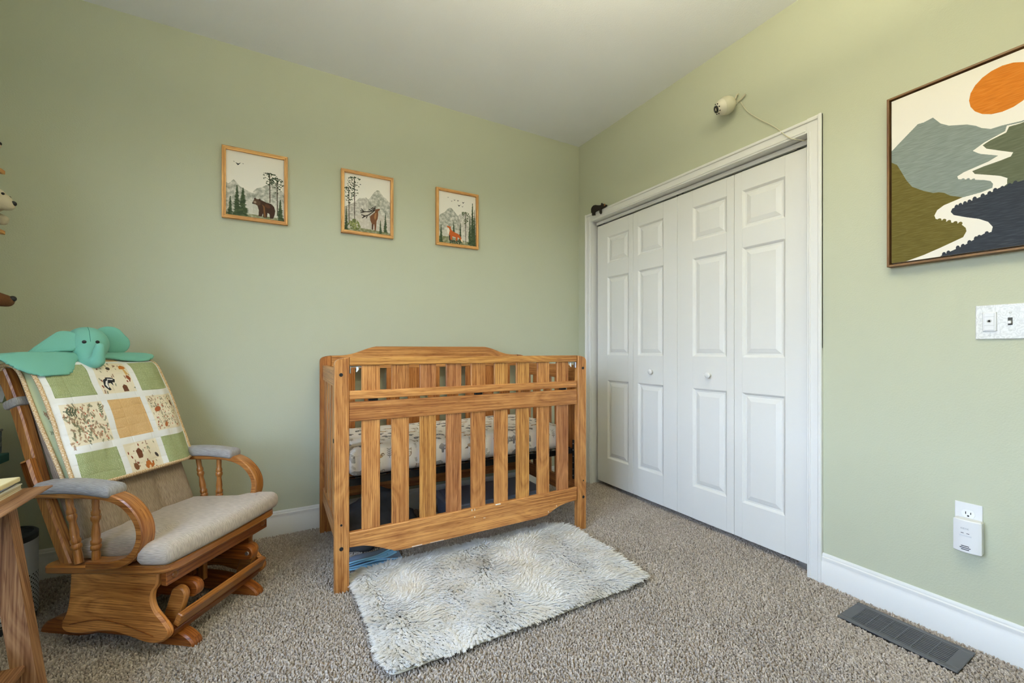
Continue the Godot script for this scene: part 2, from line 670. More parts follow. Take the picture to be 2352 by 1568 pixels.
func make_materials() -> void:
	var peel := gray_texture(256, 256, func(_x, _y): return 0.5)
	var pb := bytes(256, 256, 0.09, 3, 5, 256, 256)
	peel = gray_texture(256, 256, func(x, y): return pb[y * 256 + x] / 255.0)
	M.wall = mat(Color(0.740, 0.755, 0.665), 0.75, {"uv1_triplanar": true, "uv1_world_triplanar": true, "uv1_scale": Vector3(5, 5, 5), "heightmap_enabled": true, "heightmap_texture": peel, "heightmap_scale": 0.04})
	M.ceiling = mat(Color(0.925, 0.935, 0.95), 0.9, {"uv1_triplanar": true, "uv1_world_triplanar": true, "uv1_scale": Vector3(5, 5, 5), "heightmap_enabled": true, "heightmap_texture": peel, "heightmap_scale": 0.04})
	M.trim = mat(Color(0.90, 0.90, 0.89), 0.42)
	M.door = mat(Color(0.90, 0.90, 0.885), 0.5)
	M.black = mat(Color(0.05, 0.05, 0.055), 0.5)
	M.iron = mat(Color(0.10, 0.105, 0.12), 0.42, {"metallic": 0.5})
	M.steel = mat(Color(0.72, 0.73, 0.74), 0.3, {"metallic": 0.9})
	M.white_plastic = mat(Color(0.90, 0.90, 0.90), 0.35)
	M.glass = mat(Color(0.9, 0.95, 1.0, 0.08), 0.02, {"transparency": BaseMaterial3D.TRANSPARENCY_ALPHA})
	M.carpet_base = mat(Color(0.55, 0.49, 0.43), 1.0)
	var oak := oak_texture()
	var tones := [Color(0.86, 0.72, 0.54), Color(0.90, 0.76, 0.575), Color(0.82, 0.675, 0.51), Color(0.86, 0.74, 0.525), Color(0.80, 0.655, 0.54)]
	for k in tones.size():
		M["oak%d" % k] = mat(tones[k], 0.38, {"albedo_texture": oak})
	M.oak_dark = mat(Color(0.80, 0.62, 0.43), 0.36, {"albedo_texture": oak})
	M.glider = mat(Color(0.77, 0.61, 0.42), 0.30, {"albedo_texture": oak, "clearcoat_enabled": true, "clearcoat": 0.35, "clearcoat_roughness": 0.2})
	M.glider_lit = mat(Color(0.95, 0.77, 0.55), 0.32, {"albedo_texture": oak, "clearcoat_enabled": true, "clearcoat": 0.3, "clearcoat_roughness": 0.2})  # lit copy of the glider wood: paler colour replaces light missing on the side panels
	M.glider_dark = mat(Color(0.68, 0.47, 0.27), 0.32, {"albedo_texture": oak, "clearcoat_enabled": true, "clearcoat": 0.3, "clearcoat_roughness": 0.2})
	M.walnut = mat(Color(0.69, 0.61, 0.56), 0.5, {"albedo_texture": oak})
	M.pine = mat(Color(1.0, 0.90, 0.70), 0.5, {"albedo_texture": oak})
	M.frame_brown = mat(Color(0.57, 0.50, 0.38), 0.5, {"albedo_texture": oak})
	# ribbed upholstery: fine cords across the height of the texture
	var slub := bytes(64, 256, 0.2, 2, 12, 512, 256)
	var rib := Pic.new(512, 256, Color.WHITE)
	for y in 256:
		for x in 512:
			var c := absf(sin(PI * y / 8.0))
			var t := 0.72 + 0.28 * sqrt(c) + (slub[y * 512 + x] - 128) / 255.0 * 0.34
			rib.im.set_pixel(x, y, Color(t, t * 0.985, t * 0.97))
	var rib_h := gray_texture(8, 256, func(_x, y): return sqrt(absf(sin(PI * y / 8.0))))
	M.cord = mat(Color(0.83, 0.785, 0.745), 0.95, {"albedo_texture": rib.texture(), "heightmap_enabled": true, "heightmap_texture": rib_h, "heightmap_scale": 0.12, "rim_enabled": true, "rim": 0.25})
	M.cord_dark = mat(Color(0.68, 0.61, 0.535), 0.95, {"albedo_texture": rib.texture(), "heightmap_enabled": true, "heightmap_texture": rib_h, "heightmap_scale": 0.12})
	M.cord_blue = mat(Color(0.68, 0.67, 0.67), 0.95, {"albedo_texture": rib.texture(), "heightmap_enabled": true, "heightmap_texture": rib_h, "heightmap_scale": 0.12, "rim_enabled": true, "rim": 0.25})
	var fb := bytes(256, 256, 0.2, 3, 21, 256, 256)
	var fuzz := gray_texture(256, 256, func(x, y): return fb[y * 256 + x] / 255.0)
	M.mint = mat(Color(0.45, 0.70, 0.635), 1.0, {"uv1_triplanar": true, "uv1_scale": Vector3(9, 9, 9), "heightmap_enabled": true, "heightmap_texture": fuzz, "heightmap_scale": 0.08, "rim_enabled": true, "rim": 0.4})
	M.plush_white = mat(Color(0.84, 0.79, 0.66), 1.0, {"uv1_triplanar": true, "uv1_scale": Vector3(12, 12, 12), "heightmap_enabled": true, "heightmap_texture": fuzz, "heightmap_scale": 0.5, "rim_enabled": true, "rim": 0.4})
	M.plush_brown = mat(Color(0.40, 0.25, 0.12), 1.0, {"uv1_triplanar": true, "uv1_scale": Vector3(12, 12, 12), "heightmap_enabled": true, "heightmap_texture": fuzz, "heightmap_scale": 0.4})
	M.plush_dark = mat(Color(0.10, 0.08, 0.06), 1.0)
	M.plush_pink = mat(Color(0.80, 0.70, 0.60), 1.0)
	M.fur = mat(Color(1, 1, 1), 0.9, {"vertex_color_use_as_albedo": true, "backlight_enabled": true, "backlight": Color(0.35, 0.34, 0.31)})
	M.pile = mat(Color(1, 1, 1), 1.0, {"vertex_color_use_as_albedo": true})
	M.knit = mat(Color(0.42, 0.425, 0.44), 1.0, {"uv1_triplanar": true, "uv1_scale": Vector3(14, 14, 14), "heightmap_enabled": true, "heightmap_texture": fuzz, "heightmap_scale": 0.7})


func build_shell() -> void:
	var fl := setting("floor", [[Vector3(-3.47, -0.12, -0.12), Vector3(0.75, -0.010, 3.57)]], M.carpet_base)
	setting("ceiling", [[Vector3(-3.47, 2.74, -0.12), Vector3(0.75, 2.86, 3.57)]], M.ceiling)
	setting("wall_back", [[Vector3(-3.47, -0.01, -0.12), Vector3(0.75, 2.74, 0.0)]], M.wall)
	setting("wall_front", [[Vector3(-3.47, -0.01, 3.45), Vector3(0.75, 2.74, 3.57)]], M.wall)
	setting("wall_right", [[Vector3(0, -0.01, 0), Vector3(0.12, 2.74, 0.148)], [Vector3(0, -0.01, 1.737), Vector3(0.12, 2.74, 3.45)], [Vector3(0, 2.089, 0.148), Vector3(0.12, 2.74, 1.737)]], M.wall)
	setting("wall_left", [[Vector3(-3.47, -0.01, 0), Vector3(-3.35, 2.74, 1.35)], [Vector3(-3.47, -0.01, 3.15), Vector3(-3.35, 2.74, 3.45)], [Vector3(-3.47, -0.01, 1.35), Vector3(-3.35, 0.60, 3.15)], [Vector3(-3.47, 2.20, 1.35), Vector3(-3.35, 2.74, 3.15)]], M.wall)
	setting("wall_closet", [[Vector3(0.65, -0.01, 0), Vector3(0.75, 2.74, 3.45)], [Vector3(0.12, -0.01, 2.2), Vector3(0.65, 2.74, 2.3)]], M.wall)

	# carpet pile: uncountable tufts
	var tuft := MB.new()
	for k in 3:
		var a := TAU * k / 3.0
		var b := TAU * (k + 1) / 3.0
		var p := Vector3(cos(a), 0, sin(a)) * 0.0030
		var q := Vector3(cos(b), 0, sin(b)) * 0.0030
		var lean := Vector3(0.0016, 0, 0)
		var p1 := p * 1.15 + lean + Vector3(0, 0.008, 0)
		var q1 := q * 1.15 + lean + Vector3(0, 0.008, 0)
		var tip := lean * 2.6 + Vector3(0, 0.0125, 0)
		var m := (p + q).normalized()
		tuft.face([p, q, q1, p1], m)
		tuft.face([p1, q1, tip], (m + Vector3(0, 0.9, 0)).normalized())
	var step := 0.0068
	var nx := int(3.48 / step)
	var nz := int(3.44 / step)
	var mm := MultiMesh.new()
	mm.transform_format = MultiMesh.TRANSFORM_3D
	mm.use_colors = true
	mm.mesh = tuft.mesh()
	mm.instance_count = nx * nz
	var vent := Rect2(-0.241, 1.944, 0.182, 0.339)
	var patch := noise(0.9, 3, 8)
	var i := 0
	for a in nx:
		for b in nz:
			var x := -3.347 + (a + rng.randf_range(0.05, 0.95)) * step
			var z := 0.004 + (b + rng.randf_range(0.05, 0.95)) * step
			while vent.has_point(Vector2(x, z)):
				x -= 0.05 + rng.randf() * 0.3
			var t := Basis(Vector3.UP, rng.randf() * TAU)
			t = t.rotated(Vector3(rng.randf_range(-1, 1), 0, rng.randf_range(-1, 1)).normalized(), rng.randf() * 0.5)
			var s := rng.randf_range(0.8, 1.25)
			mm.set_instance_transform(i, Transform3D(t.scaled(Vector3(s, s * rng.randf_range(0.8, 1.1), s)), Vector3(x, -0.0105, z)))
			var c := Color(0.425, 0.365, 0.312).lerp(Color(0.64, 0.575, 0.51), rng.randf() * rng.randf())
			c = c.lerp(Color(0.24, 0.195, 0.16), rng.randf() * rng.randf() * 0.8)
			c *= 1.0 + patch.get_noise_2d(x * 3.0, z * 3.0) * 0.10
			c.a = 1.0
			mm.set_instance_color(i, c)
			i += 1
	var pile := MultiMeshInstance3D.new()
	pile.name = "carpet_pile"
	pile.multimesh = mm
	pile.material_override = M.pile
	fl.add_child(pile)
	pile.set_meta("kind", "stuff")

	# baseboards
	var prof := PackedVector2Array([Vector2(0, -0.012), Vector2(0.015, -0.012), Vector2(0.015, 0.094), Vector2(0.0115, 0.100), Vector2(0.0125, 0.106), Vector2(0.0125, 0.117), Vector2(0.0075, 0.121), Vector2(0.0085, 0.126), Vector2(0.004, 0.134), Vector2(0, 0.134)])
	for s in [["baseboard_back", 3.32, Transform3D(Basis(Vector3(0, 0, 1), Vector3(0, 1, 0), Vector3(-1, 0, 0)), Vector3(-1.675, 0, 0.0))],
			["baseboard_right", 1.663, Transform3D(Basis(Vector3(-1, 0, 0), Vector3(0, 1, 0), Vector3(0, 0, -1)), Vector3(0.0, 0, 2.6185))],
			["baseboard_closet", 0.098, Transform3D(Basis(Vector3(-1, 0, 0), Vector3(0, 1, 0), Vector3(0, 0, -1)), Vector3(0.0, 0, 0.049))],
			["baseboard_left", 3.45, Transform3D(Basis(Vector3(1, 0, 0), Vector3(0, 1, 0), Vector3(0, 0, 1)), Vector3(-3.35, 0, 1.725))],
			["baseboard_front", 3.32, Transform3D(Basis(Vector3(0, 0, -1), Vector3(0, 1, 0), Vector3(1, 0, 0)), Vector3(-1.675, 0, 3.45))]]:
		var b := MB.new()
		b.prism(prof, s[1], 0.0005)
		var o := put(self, s[0], b, M.trim, "structure")
		o.transform = s[2]

	# the window that lets the daylight in, on the wall out of view
	var w := Node3D.new()
	w.name = "window_1"
	add_child(w)
	w.set_meta("kind", "structure")
	var f := MB.new()
	for q in [[1.35, 1.40, 0.60, 2.20], [2.22, 2.28, 0.60, 2.20], [3.10, 3.15, 0.60, 2.20], [1.40, 3.10, 0.60, 0.65], [1.40, 3.10, 2.15, 2.20], [1.40, 2.22, 1.38, 1.42], [2.28, 3.10, 1.38, 1.42]]:
		f.box(Vector3(-3.42, (q[2] + q[3]) * 0.5, (q[0] + q[1]) * 0.5), Vector3(0.05, q[3] - q[2], q[1] - q[0]), 0.003)
	put(w, "window_frame", f, M.trim)
	for y in [[0.65, 1.38], [1.42, 2.15]]:
		for z in [1.81, 2.69]:
			boxed(w, "pane", Vector3(-3.425, (y[0] + y[1]) * 0.5, z), Vector3(0.004, y[1] - y[0], 0.82), M.glass, 0, 0.0)
	f = MB.new()
	for q in [[1.29, 1.35, 0.55, 2.26], [3.15, 3.21, 0.55, 2.26], [1.35, 3.15, 2.20, 2.26], [1.35, 3.15, 0.54, 0.60]]:
		f.box(Vector3(-3.3435, (q[2] + q[3]) * 0.5, (q[0] + q[1]) * 0.5), Vector3(0.013, q[3] - q[2], q[1] - q[0]), 0.002)
	put(w, "window_casing", f, M.trim)
	boxed(w, "window_sill", Vector3(-3.36, 0.595, 2.25), Vector3(0.09, 0.02, 1.9), M.trim)

	# invented bowl lamp above the frame, added to carry the uplight
	var l := thing("added_uplight", "unseen bowl lamp on a steel rod, added to throw light on the ceiling", "added lamp", Vector3(-1.50, 2.74, 2.30))
	var d := MB.new()
	d.lathe([Vector2(0, -0.03), Vector2(0.06, -0.03), Vector2(0.065, -0.012), Vector2(0.065, 0.0), Vector2(0, 0.0)], 32)
	put(l, "canopy", d, M.steel)
	d = MB.new()
	d.lathe([Vector2(0.008, -0.478), Vector2(0.008, -0.03)], 16)
	put(l, "rod", d, M.steel)
	d = MB.new()
	var pr := [Vector2(0, -0.58)]
	for k in 10:
		var a := PI / 2 * (k + 1) / 10.0
		pr.append(Vector2(sin(a) * 0.22, -0.46 - cos(a) * 0.12))
	pr.append(Vector2(0.212, -0.46))
	for k in 10:
		var a := PI / 2 * (10 - k - 1) / 10.0
		pr.append(Vector2(sin(a) * 0.212, -0.47 - cos(a) * 0.10))
	d.lathe(pr, 40)
	put(l, "glass_bowl", d, mat(Color(0.92, 0.88, 0.80), 0.4))
	d = MB.new()
	d.lathe([Vector2(0.205, -0.478), Vector2(0, -0.478)], 40)
	put(l, "lamp_diffuser", d, mat(Color(1, 0.95, 0.85), 0.4, {"emission_enabled": true, "emission": Color(1.0, 0.97, 0.80), "emission_energy_multiplier": 2.0}))


func build_closet() -> void:
	var c := Node3D.new()
	c.name = "trim_1"
	add_child(c)
	c.set_meta("kind", "structure")
	var z0 := 0.160
	var z1 := 1.725
	var top := 2.077
	var w := 0.062
	for side in [[z0 - w, z0, 1.0], [z1, z1 + w, -1.0]]:
		var b := MB.new()
		var mid: float = (side[0] + side[1]) * 0.5
		b.box(Vector3(-0.006, (top + w) * 0.5, mid), Vector3(0.012, top + w + 0.01, w), 0.0015)
		b.box(Vector3(-0.009, (top + w) * 0.5, mid - side[2] * (w * 0.5 - 0.008)), Vector3(0.018, top + w + 0.01, 0.016), 0.003)
		b.box(Vector3(-0.0075, top * 0.5 + 0.006, mid + side[2] * (w * 0.5 - 0.012)), Vector3(0.015, top, 0.010), 0.003)
		put(c, "casing_leg", b, M.trim)
	var h := MB.new()
	h.box(Vector3(-0.006, top + w * 0.5, (z0 + z1) * 0.5), Vector3(0.012, w, z1 - z0), 0.0015)
	h.box(Vector3(-0.009, top + w - 0.008, (z0 + z1) * 0.5), Vector3(0.018, 0.016, z1 - z0 + 0.09), 0.003)
	h.box(Vector3(-0.0075, top + 0.012, (z0 + z1) * 0.5), Vector3(0.015, 0.010, z1 - z0 - 0.01), 0.003)
	put(c, "casing_head", h, M.trim)
	var j := MB.new()
	j.box(Vector3(0.06, top * 0.5, z0 - 0.006), Vector3(0.118, top + 0.01, 0.012), 0.001)
	j.box(Vector3(0.06, top * 0.5, z1 + 0.006), Vector3(0.118, top + 0.01, 0.012), 0.001)
	j.box(Vector3(0.06, top + 0.006, (z0 + z1) * 0.5), Vector3(0.118, 0.012, z1 - z0), 0.001)
	put(c, "jamb", j, M.trim)
	var t := MB.new()
	t.box(Vector3(0.043, 2.0605, (z0 + z1) * 0.5), Vector3(0.004, 0.023, z1 - z0 - 0.03), 0.0005)
	t.box(Vector3(0.076, 2.0665, (z0 + z1) * 0.5), Vector3(0.004, 0.021, z1 - z0 - 0.03), 0.0005)
	put(c, "door_track", t, M.trim)
	for z in [0.205, 0.235, 0.93, 0.97, 1.65, 1.69]:
		var p := MB.new()
		p.lathe([Vector2(0, 0), Vector2(0.006, 0), Vector2(0.006, 0.028), Vector2(0, 0.028)], 10)
		put(c, "pivot_pin", p, M.steel).position = Vector3(0.063, 2.031, z)
	var br := MB.new()
	br.box(Vector3(0.055, 0.006, 1.685), Vector3(0.03, 0.004, 0.07), 0.0005)
	br.box(Vector3(0.072, 0.014, 1.685), Vector3(0.003, 0.02, 0.07), 0.0005)
	br.xf = Transform3D.IDENTITY
	br.box(Vector3(0.058, 0.018, 1.690), Vector3(0.007, 0.028, 0.007), 0.001)
	put(c, "floor_bracket", br, M.steel)

	var leaf := 0.381
	for k in 4:
		var a := 0.188 + leaf * k + 0.001
		var b := a + leaf - 0.002
		var d := Node3D.new()
		d.name = "door_%d" % (k + 1)
		add_child(d)
		d.set_meta("kind", "structure")
		var pa := a + (0.113 if k % 2 == 0 else 0.046)
		var pb := pa + 0.222
		var rows := [[0.226, 0.828], [1.020, 1.620], [1.724, 1.932]]
		var m := MB.new()
		var x := 0.057
		var th := 0.034
		m.box(Vector3(x, 1.0335, (a + pa) * 0.5), Vector3(th, 2.005, pa - a), 0.0012)
		m.box(Vector3(x, 1.0335, (b + pb) * 0.5), Vector3(th, 2.005, b - pb), 0.0012)
		var y := 0.031
		for r in rows + [[2.036, 2.036]]:
			m.box(Vector3(x, (y + r[0]) * 0.5, (pa + pb) * 0.5), Vector3(th, r[0] - y, pb - pa), 0.0)
			y = r[1]
		put(d, "leaf_frame", m, M.door)
		for r in rows:
			var p := MB.new()
			var rings := [[0.0, 0.040], [0.004, 0.0425], [0.012, 0.0500], [0.021, 0.0505], [0.026, 0.0480], [0.046, 0.0425]]
			for q in rings.size() - 1:
				var i0: float = rings[q][0]
				var i1: float = rings[q + 1][0]
				var x0: float = rings[q][1]
				var x1: float = rings[q + 1][1]
				var o := [Vector3(x0, r[0] + i0, pa + i0), Vector3(x0, r[0] + i0, pb - i0), Vector3(x0, r[1] - i0, pb - i0), Vector3(x0, r[1] - i0, pa + i0)]
				var n := [Vector3(x1, r[0] + i1, pa + i1), Vector3(x1, r[0] + i1, pb - i1), Vector3(x1, r[1] - i1, pb - i1), Vector3(x1, r[1] - i1, pa + i1)]
				for e in 4:
					var g: Vector3 = (o[(e + 1) % 4] - o[e]).cross(n[e] - o[e]).normalized()
					p.face([o[e], o[(e + 1) % 4], n[(e + 1) % 4], n[e]], g if g.x < 0 else -g)
			var iz := 0.046
			p.face([Vector3(0.0425, r[0] + iz, pa + iz), Vector3(0.0425, r[0] + iz, pb - iz), Vector3(0.0425, r[1] - iz, pb - iz), Vector3(0.0425, r[1] - iz, pa + iz)], Vector3(-1, 0, 0))
			p.box(Vector3(0.066, (r[0] + r[1]) * 0.5, (pa + pb) * 0.5), Vector3(0.016, r[1] - r[0], pb - pa), 0.0)
			put(d, "panel", p, M.door)
		if k == 1 or k == 2:
			var kn := MB.new()
			kn.lathe([Vector2(0.009, 0), Vector2(0.008, 0.008), Vector2(0.010, 0.012), Vector2(0.0165, 0.018), Vector2(0.0175, 0.023), Vector2(0.015, 0.028), Vector2(0.008, 0.0305), Vector2(0, 0.031)], 20)
			var ko := put(d, "knob", kn, M.trim)
			ko.transform = Transform3D(Basis(Vector3(0, 0, 1), Vector3(-1, 0, 0), Vector3(0, -1, 0)), Vector3(0.0405, 0.912, 0.745 if k == 1 else 1.180))


func build_crib() -> void:
	var base := Vector3(-1.27, 0, 0.43)
	var c := thing("crib", "honey oak baby crib with wide slats and an arched back panel", "crib", base)
	var oak := func(): return M["oak%d" % rng.randi_range(0, 3)]
	# posts
	for q in [[-1.966, 1.0, 0.783], [-0.575, -1.0, 0.783], [-1.966, 1.0, 0.079], [-0.575, -1.0, 0.079]]:
		var s: float = q[1]
		var pl := PackedVector2Array()
		for p in [Vector2(0, -0.008), Vector2(0.061, -0.008), Vector2(0.061, 1.027), Vector2(0.036, 1.024), Vector2(0.018, 1.019), Vector2(0.008, 1.013), Vector2(0.002, 1.004), Vector2(0, 0.993)]:
			pl.append(Vector2(p.x * s, p.y))
		var b := wood(1)
		b.prism(pl, 0.038, 0.003)
		put(c, "post", b, M.oak0 if q[2] > 0.5 else M.oak_dark).position = Vector3(q[0], 0, q[2]) - base
	# front gate
	boxed(c, "top_rail", Vector3(-1.2735, 1.0095, 0.783) - base, Vector3(1.262, 0.037, 0.036), M.oak3, 0, 0.004)
	boxed(c, "gate_rail", Vector3(-1.2735, 0.859, 0.788) - base, Vector3(1.262, 0.038, 0.024), M.oak1, 0, 0.003)
	boxed(c, "middle_rail", Vector3(-1.2735, 0.785, 0.788) - base, Vector3(1.262, 0.086, 0.024), M.oak2, 0, 0.003)
	var slat_tone := [M.oak1, M.oak0, M.oak3, M.oak4, M.oak2, M.oak0, M.oak3, M.oak0, M.oak4]
	for k in 9:
		var x := -1.8105 + 0.13394 * k
		boxed(c, "slat", Vector3(x, 0.934, 0.784) - base, Vector3(0.081, 0.122, 0.014), slat_tone[(k * 4) % 9], 1, 0.002)
		boxed(c, "slat", Vector3(x, 0.496, 0.784) - base, Vector3(0.081, 0.500, 0.014), slat_tone[k], 1, 0.002)
	var low := PackedVector2Array([Vector2(-1.905, 0.251), Vector2(-0.642, 0.251)])
	var edge := curve([Vector2(-0.642, 0.176), Vector2(-0.72, 0.172), Vector2(-0.785, 0.158), Vector2(-0.84, 0.134), Vector2(-0.90, 0.123), Vector2(-1.27, 0.122), Vector2(-1.66, 0.123), Vector2(-1.72, 0.134), Vector2(-1.78, 0.160), Vector2(-1.84, 0.180), Vector2(-1.905, 0.186)], 5)
	low.append_array(edge)
	var ap := wood(0)
	var shifted := PackedVector2Array()
	for p in low:
		shifted.append(p - Vector2(base.x, 0))
	ap.prism(shifted, 0.024, 0.003)
	put(c, "bottom_rail", ap, M.oak1).position = Vector3(0, 0, 0.788 - base.z)
	# chips in the varnish of the bottom rail
	var chip := mat(Color(0.90, 0.88, 0.84), 0.7)
	for q in [[-1.165, 0.246, 0.030, 0.006], [-1.315, 0.243, 0.004, 0.010], [-1.300, 0.243, 0.003, 0.010], [-1.60, 0.127, 0.05, 0.003], [-1.50, 0.1255, 0.07, 0.002], [-1.30, 0.205, 0.006, 0.004], [-0.79, 0.170, 0.004, 0.008], [-0.845, 0.146, 0.004, 0.008], [-1.245, 0.190, 0.012, 0.002]]:
		boxed(c, "varnish_chip", Vector3(q[0], q[1], 0.80) - base, Vector3(q[2], q[3], 0.0008), chip, 0, 0.0)
	# back panel
	var top := PackedVector2Array([Vector2(-0.642, 0.947), Vector2(-1.905, 0.947)])
	top.append_array(curve([Vector2(-1.905, 1.026), Vector2(-1.83, 1.029), Vector2(-1.77, 1.042), Vector2(-1.70, 1.068), Vector2(-1.655, 1.080), Vector2(-1.61, 1.082), Vector2(-1.27, 1.082), Vector2(-0.94, 1.082), Vector2(-0.89, 1.079), Vector2(-0.84, 1.067), Vector2(-0.77, 1.042), Vector2(-0.71, 1.029), Vector2(-0.642, 1.026)], 5))
	shifted = PackedVector2Array()
	for p in top:
		shifted.append(p - Vector2(base.x, 0))
	ap = wood(0)
	ap.prism(shifted, 0.022, 0.003)
	put(c, "back_panel", ap, M.oak1).position = Vector3(0, 0, 0.079 - base.z)
	boxed(c, "back_rail", Vector3(-1.2735, 0.217, 0.079) - base, Vector3(1.262, 0.07, 0.024), M.oak_dark, 0, 0.003)
	for k in 9:
		boxed(c, "slat", Vector3(-1.8105 + 0.13394 * k, 0.60, 0.079) - base, Vector3(0.081, 0.71, 0.014), M.oak_dark, 1, 0.002)
	# ends
	for x in [-1.938, -0.603]:
		boxed(c, "end_rail", Vector3(x, 0.928, 0.431) - base, Vector3(0.026, 0.085, 0.666), M.oak2 if x > -1 else M.oak1, 2, 0.003)
		boxed(c, "end_rail", Vector3(x, 0.217, 0.431) - base, Vector3(0.026, 0.085, 0.666), M.oak_dark if x > -1 else M.oak1, 2, 0.003)
		for k in 5:
			boxed(c, "slat", Vector3(x, 0.573, 0.169 + 0.131 * k) - base, Vector3(0.014, 0.63, 0.082), oak.call() if x < -1 else M.oak_dark, 1, 0.002)
	# bolts and holes on the posts
	for q in [[-1.939, 0.951, 0.008], [-1.938, 0.189, 0.0085], [-1.938, 0.293, 0.005], [-0.601, 0.953, 0.008], [-0.597, 0.189, 0.0085], [-0.597, 0.286, 0.0045]]:
		var b := MB.new()
		b.lathe([Vector2(0, 0.0), Vector2(q[2], 0.0), Vector2(q[2], 0.0015), Vector2(q[2] * 0.6, 0.0022), Vector2(q[2] * 0.45, 0.0008), Vector2(0, 0.0008)], 16)
		put(c, "bolt", b, M.black).transform = Transform3D(Basis(Vector3(1, 0, 0), Vector3(0, 0, 1), Vector3(0, -1, 0)), Vector3(q[0], q[1], 0.8015) - base)
	boxed(c, "bolt", Vector3(-1.967, 0.66, 0.775) - base, Vector3(0.003, 0.018, 0.012), M.black)
	# hinges between the gate and the middle rail, latches under the top rail
	for x in [-1.80, -1.272, -0.735]:
		boxed(c, "hinge", Vector3(x, 0.834, 0.783) - base, Vector3(0.042, 0.010, 0.016), M.iron)
	for s in [[-1.904, 1.0], [-0.643, -1.0]]:
		var l := boxed(c, "latch", Vector3(s[0] + s[1] * 0.028, 0.985, 0.778) - base, Vector3(0.052, 0.007, 0.018), M.steel)
		boxed(l, "latch_plate", Vector3(s[0] + s[1] * 0.004, 0.972, 0.785) - base, Vector3(0.006, 0.034, 0.020), M.steel)
		var hk := MB.new()
		hk.tube([Vector3(0, 0.012, 0), Vector3(0.001 * s[1], 0, 0), Vector3(-0.004 * s[1], -0.011, 0)], [0.0065, 0.006, 0.002], 8)
		put(l, "latch_hook", hk, M.white_plastic).position = Vector3(s[0] + s[1] * 0.036, 0.972, 0.784) - base
	# spring frame that carries the mattress, with its hangers
	var fr := MB.new()
	fr.box(Vector3(-1.27, 0.452, 0.735) - base, Vector3(1.29, 0.030, 0.006), 0.001)
	fr.box(Vector3(-1.27, 0.465, 0.728) - base, Vector3(1.29, 0.004, 0.020), 0.001)
	fr.box(Vector3(-1.27, 0.452, 0.115) - base, Vector3(1.29, 0.030, 0.006), 0.001)
	for x in [-1.915, -0.625]:
		fr.box(Vector3(x, 0.452, 0.425) - base, Vector3(0.006, 0.030, 0.62), 0.001)
	for k in 11:
		fr.box(Vector3(-1.8 + 0.106 * k, 0.455, 0.425) - base, Vector3(0.012, 0.004, 0.62), 0.001)
	for k in 5:
		fr.box(Vector3(-1.27, 0.451, 0.2 + 0.11 * k) - base, Vector3(1.29, 0.004, 0.012), 0.001)
	put(c, "spring_frame", fr, M.iron)
	for q in [[-0.634, 0.755], [-1.906, 0.755]]:
		var h := boxed(c, "hanger", Vector3(q[0], 0.405, q[1]) - base, Vector3(0.004, 0.235, 0.022), M.black, 1, 0.001)
		for k in 6:
			boxed(h, "rivet", Vector3(q[0] + (-0.003 if q[0] > -1 else 0.003), 0.31 + 0.038 * k, q[1]) - base, Vector3(0.002, 0.005, 0.005), M.steel, 0, 0.0)

	# mattress in its printed sheet
	var sheet_tex := Pic.new(768, 768, Color(0.955, 0.945, 0.93))
	var grey := Color(0.47, 0.47, 0.49)
	var brown := Color(0.50, 0.41, 0.33)
	var tan_ := Color(0.74, 0.60, 0.42)
	for gy in 6:
		for gx in 5:
			var p := Vector2((gx + 0.5 + (0.5 if gy % 2 else 0.0)) / 5.0, (gy + 0.5) / 6.0)
			p.x = fposmod(p.x, 1.0)
			p = p.clamp(Vector2(0.09, 0.07), Vector2(0.91, 0.93))
			match (gx * 2 + gy * 3) % 5:
				0, 3:
					var d := 1.0 if gx % 2 == 0 else -1.0
					var hq := func(x, y): return p + Vector2(x * d, y) * 0.075
					sheet_tex.poly([hq.call(-1.0, 0.5), hq.call(-0.95, -0.3), hq.call(-0.5, -0.6), hq.call(0.2, -0.5), hq.call(0.6, -0.75), hq.call(1.0, -0.45), hq.call(1.05, -0.1), hq.call(0.7, 0.1), hq.call(0.65, 0.55), hq.call(0.35, 0.55), hq.call(0.3, 0.15), hq.call(-0.4, 0.2), hq.call(-0.55, 0.55), hq.call(-0.95, 0.6)], grey)
					for e in 3:
						sheet_tex.oval(hq.call(-0.6 + 0.4 * e, -0.15), 0.006, 0.006, Color.WHITE)
						sheet_tex.line(hq.call(-0.8 + 0.4 * e, -0.35), hq.call(-0.55 + 0.4 * e, 0.1), 0.003, Color(0.7, 0.7, 0.72))
				1:
					sheet_tex.oval(p, 0.026, 0.040, brown)
					sheet_tex.oval(p + Vector2(-0.010, -0.020), 0.011, 0.011, Color(0.95, 0.94, 0.92))
					sheet_tex.oval(p + Vector2(0.010, -0.020), 0.011, 0.011, Color(0.95, 0.94, 0.92))
					sheet_tex.oval(p + Vector2(0, 0.012), 0.016, 0.022, Color(0.88, 0.85, 0.80))
					sheet_tex.poly([p + Vector2(-0.028, -0.05), p + Vector2(-0.004, -0.034), p + Vector2(-0.026, -0.02)], brown)
					sheet_tex.poly([p + Vector2(0.028, -0.05), p + Vector2(0.004, -0.034), p + Vector2(0.026, -0.02)], brown)
				2:
					sheet_tex.oval(p, 0.042, 0.020, tan_, 0.2)
					sheet_tex.oval(p + Vector2(0.042, -0.012), 0.018, 0.016, brown)
					sheet_tex.poly([p + Vector2(-0.03, 0), p + Vector2(-0.075, 0.028), p + Vector2(-0.035, 0.03)], brown)
					sheet_tex.oval(p + Vector2(0.046, -0.008), 0.008, 0.008, Color(0.93, 0.91, 0.88))
				4:
					sheet_tex.sprig(p + Vector2(0, 0.03), 0.09, -PI / 2, Color(0.62, 0.60, 0.57))
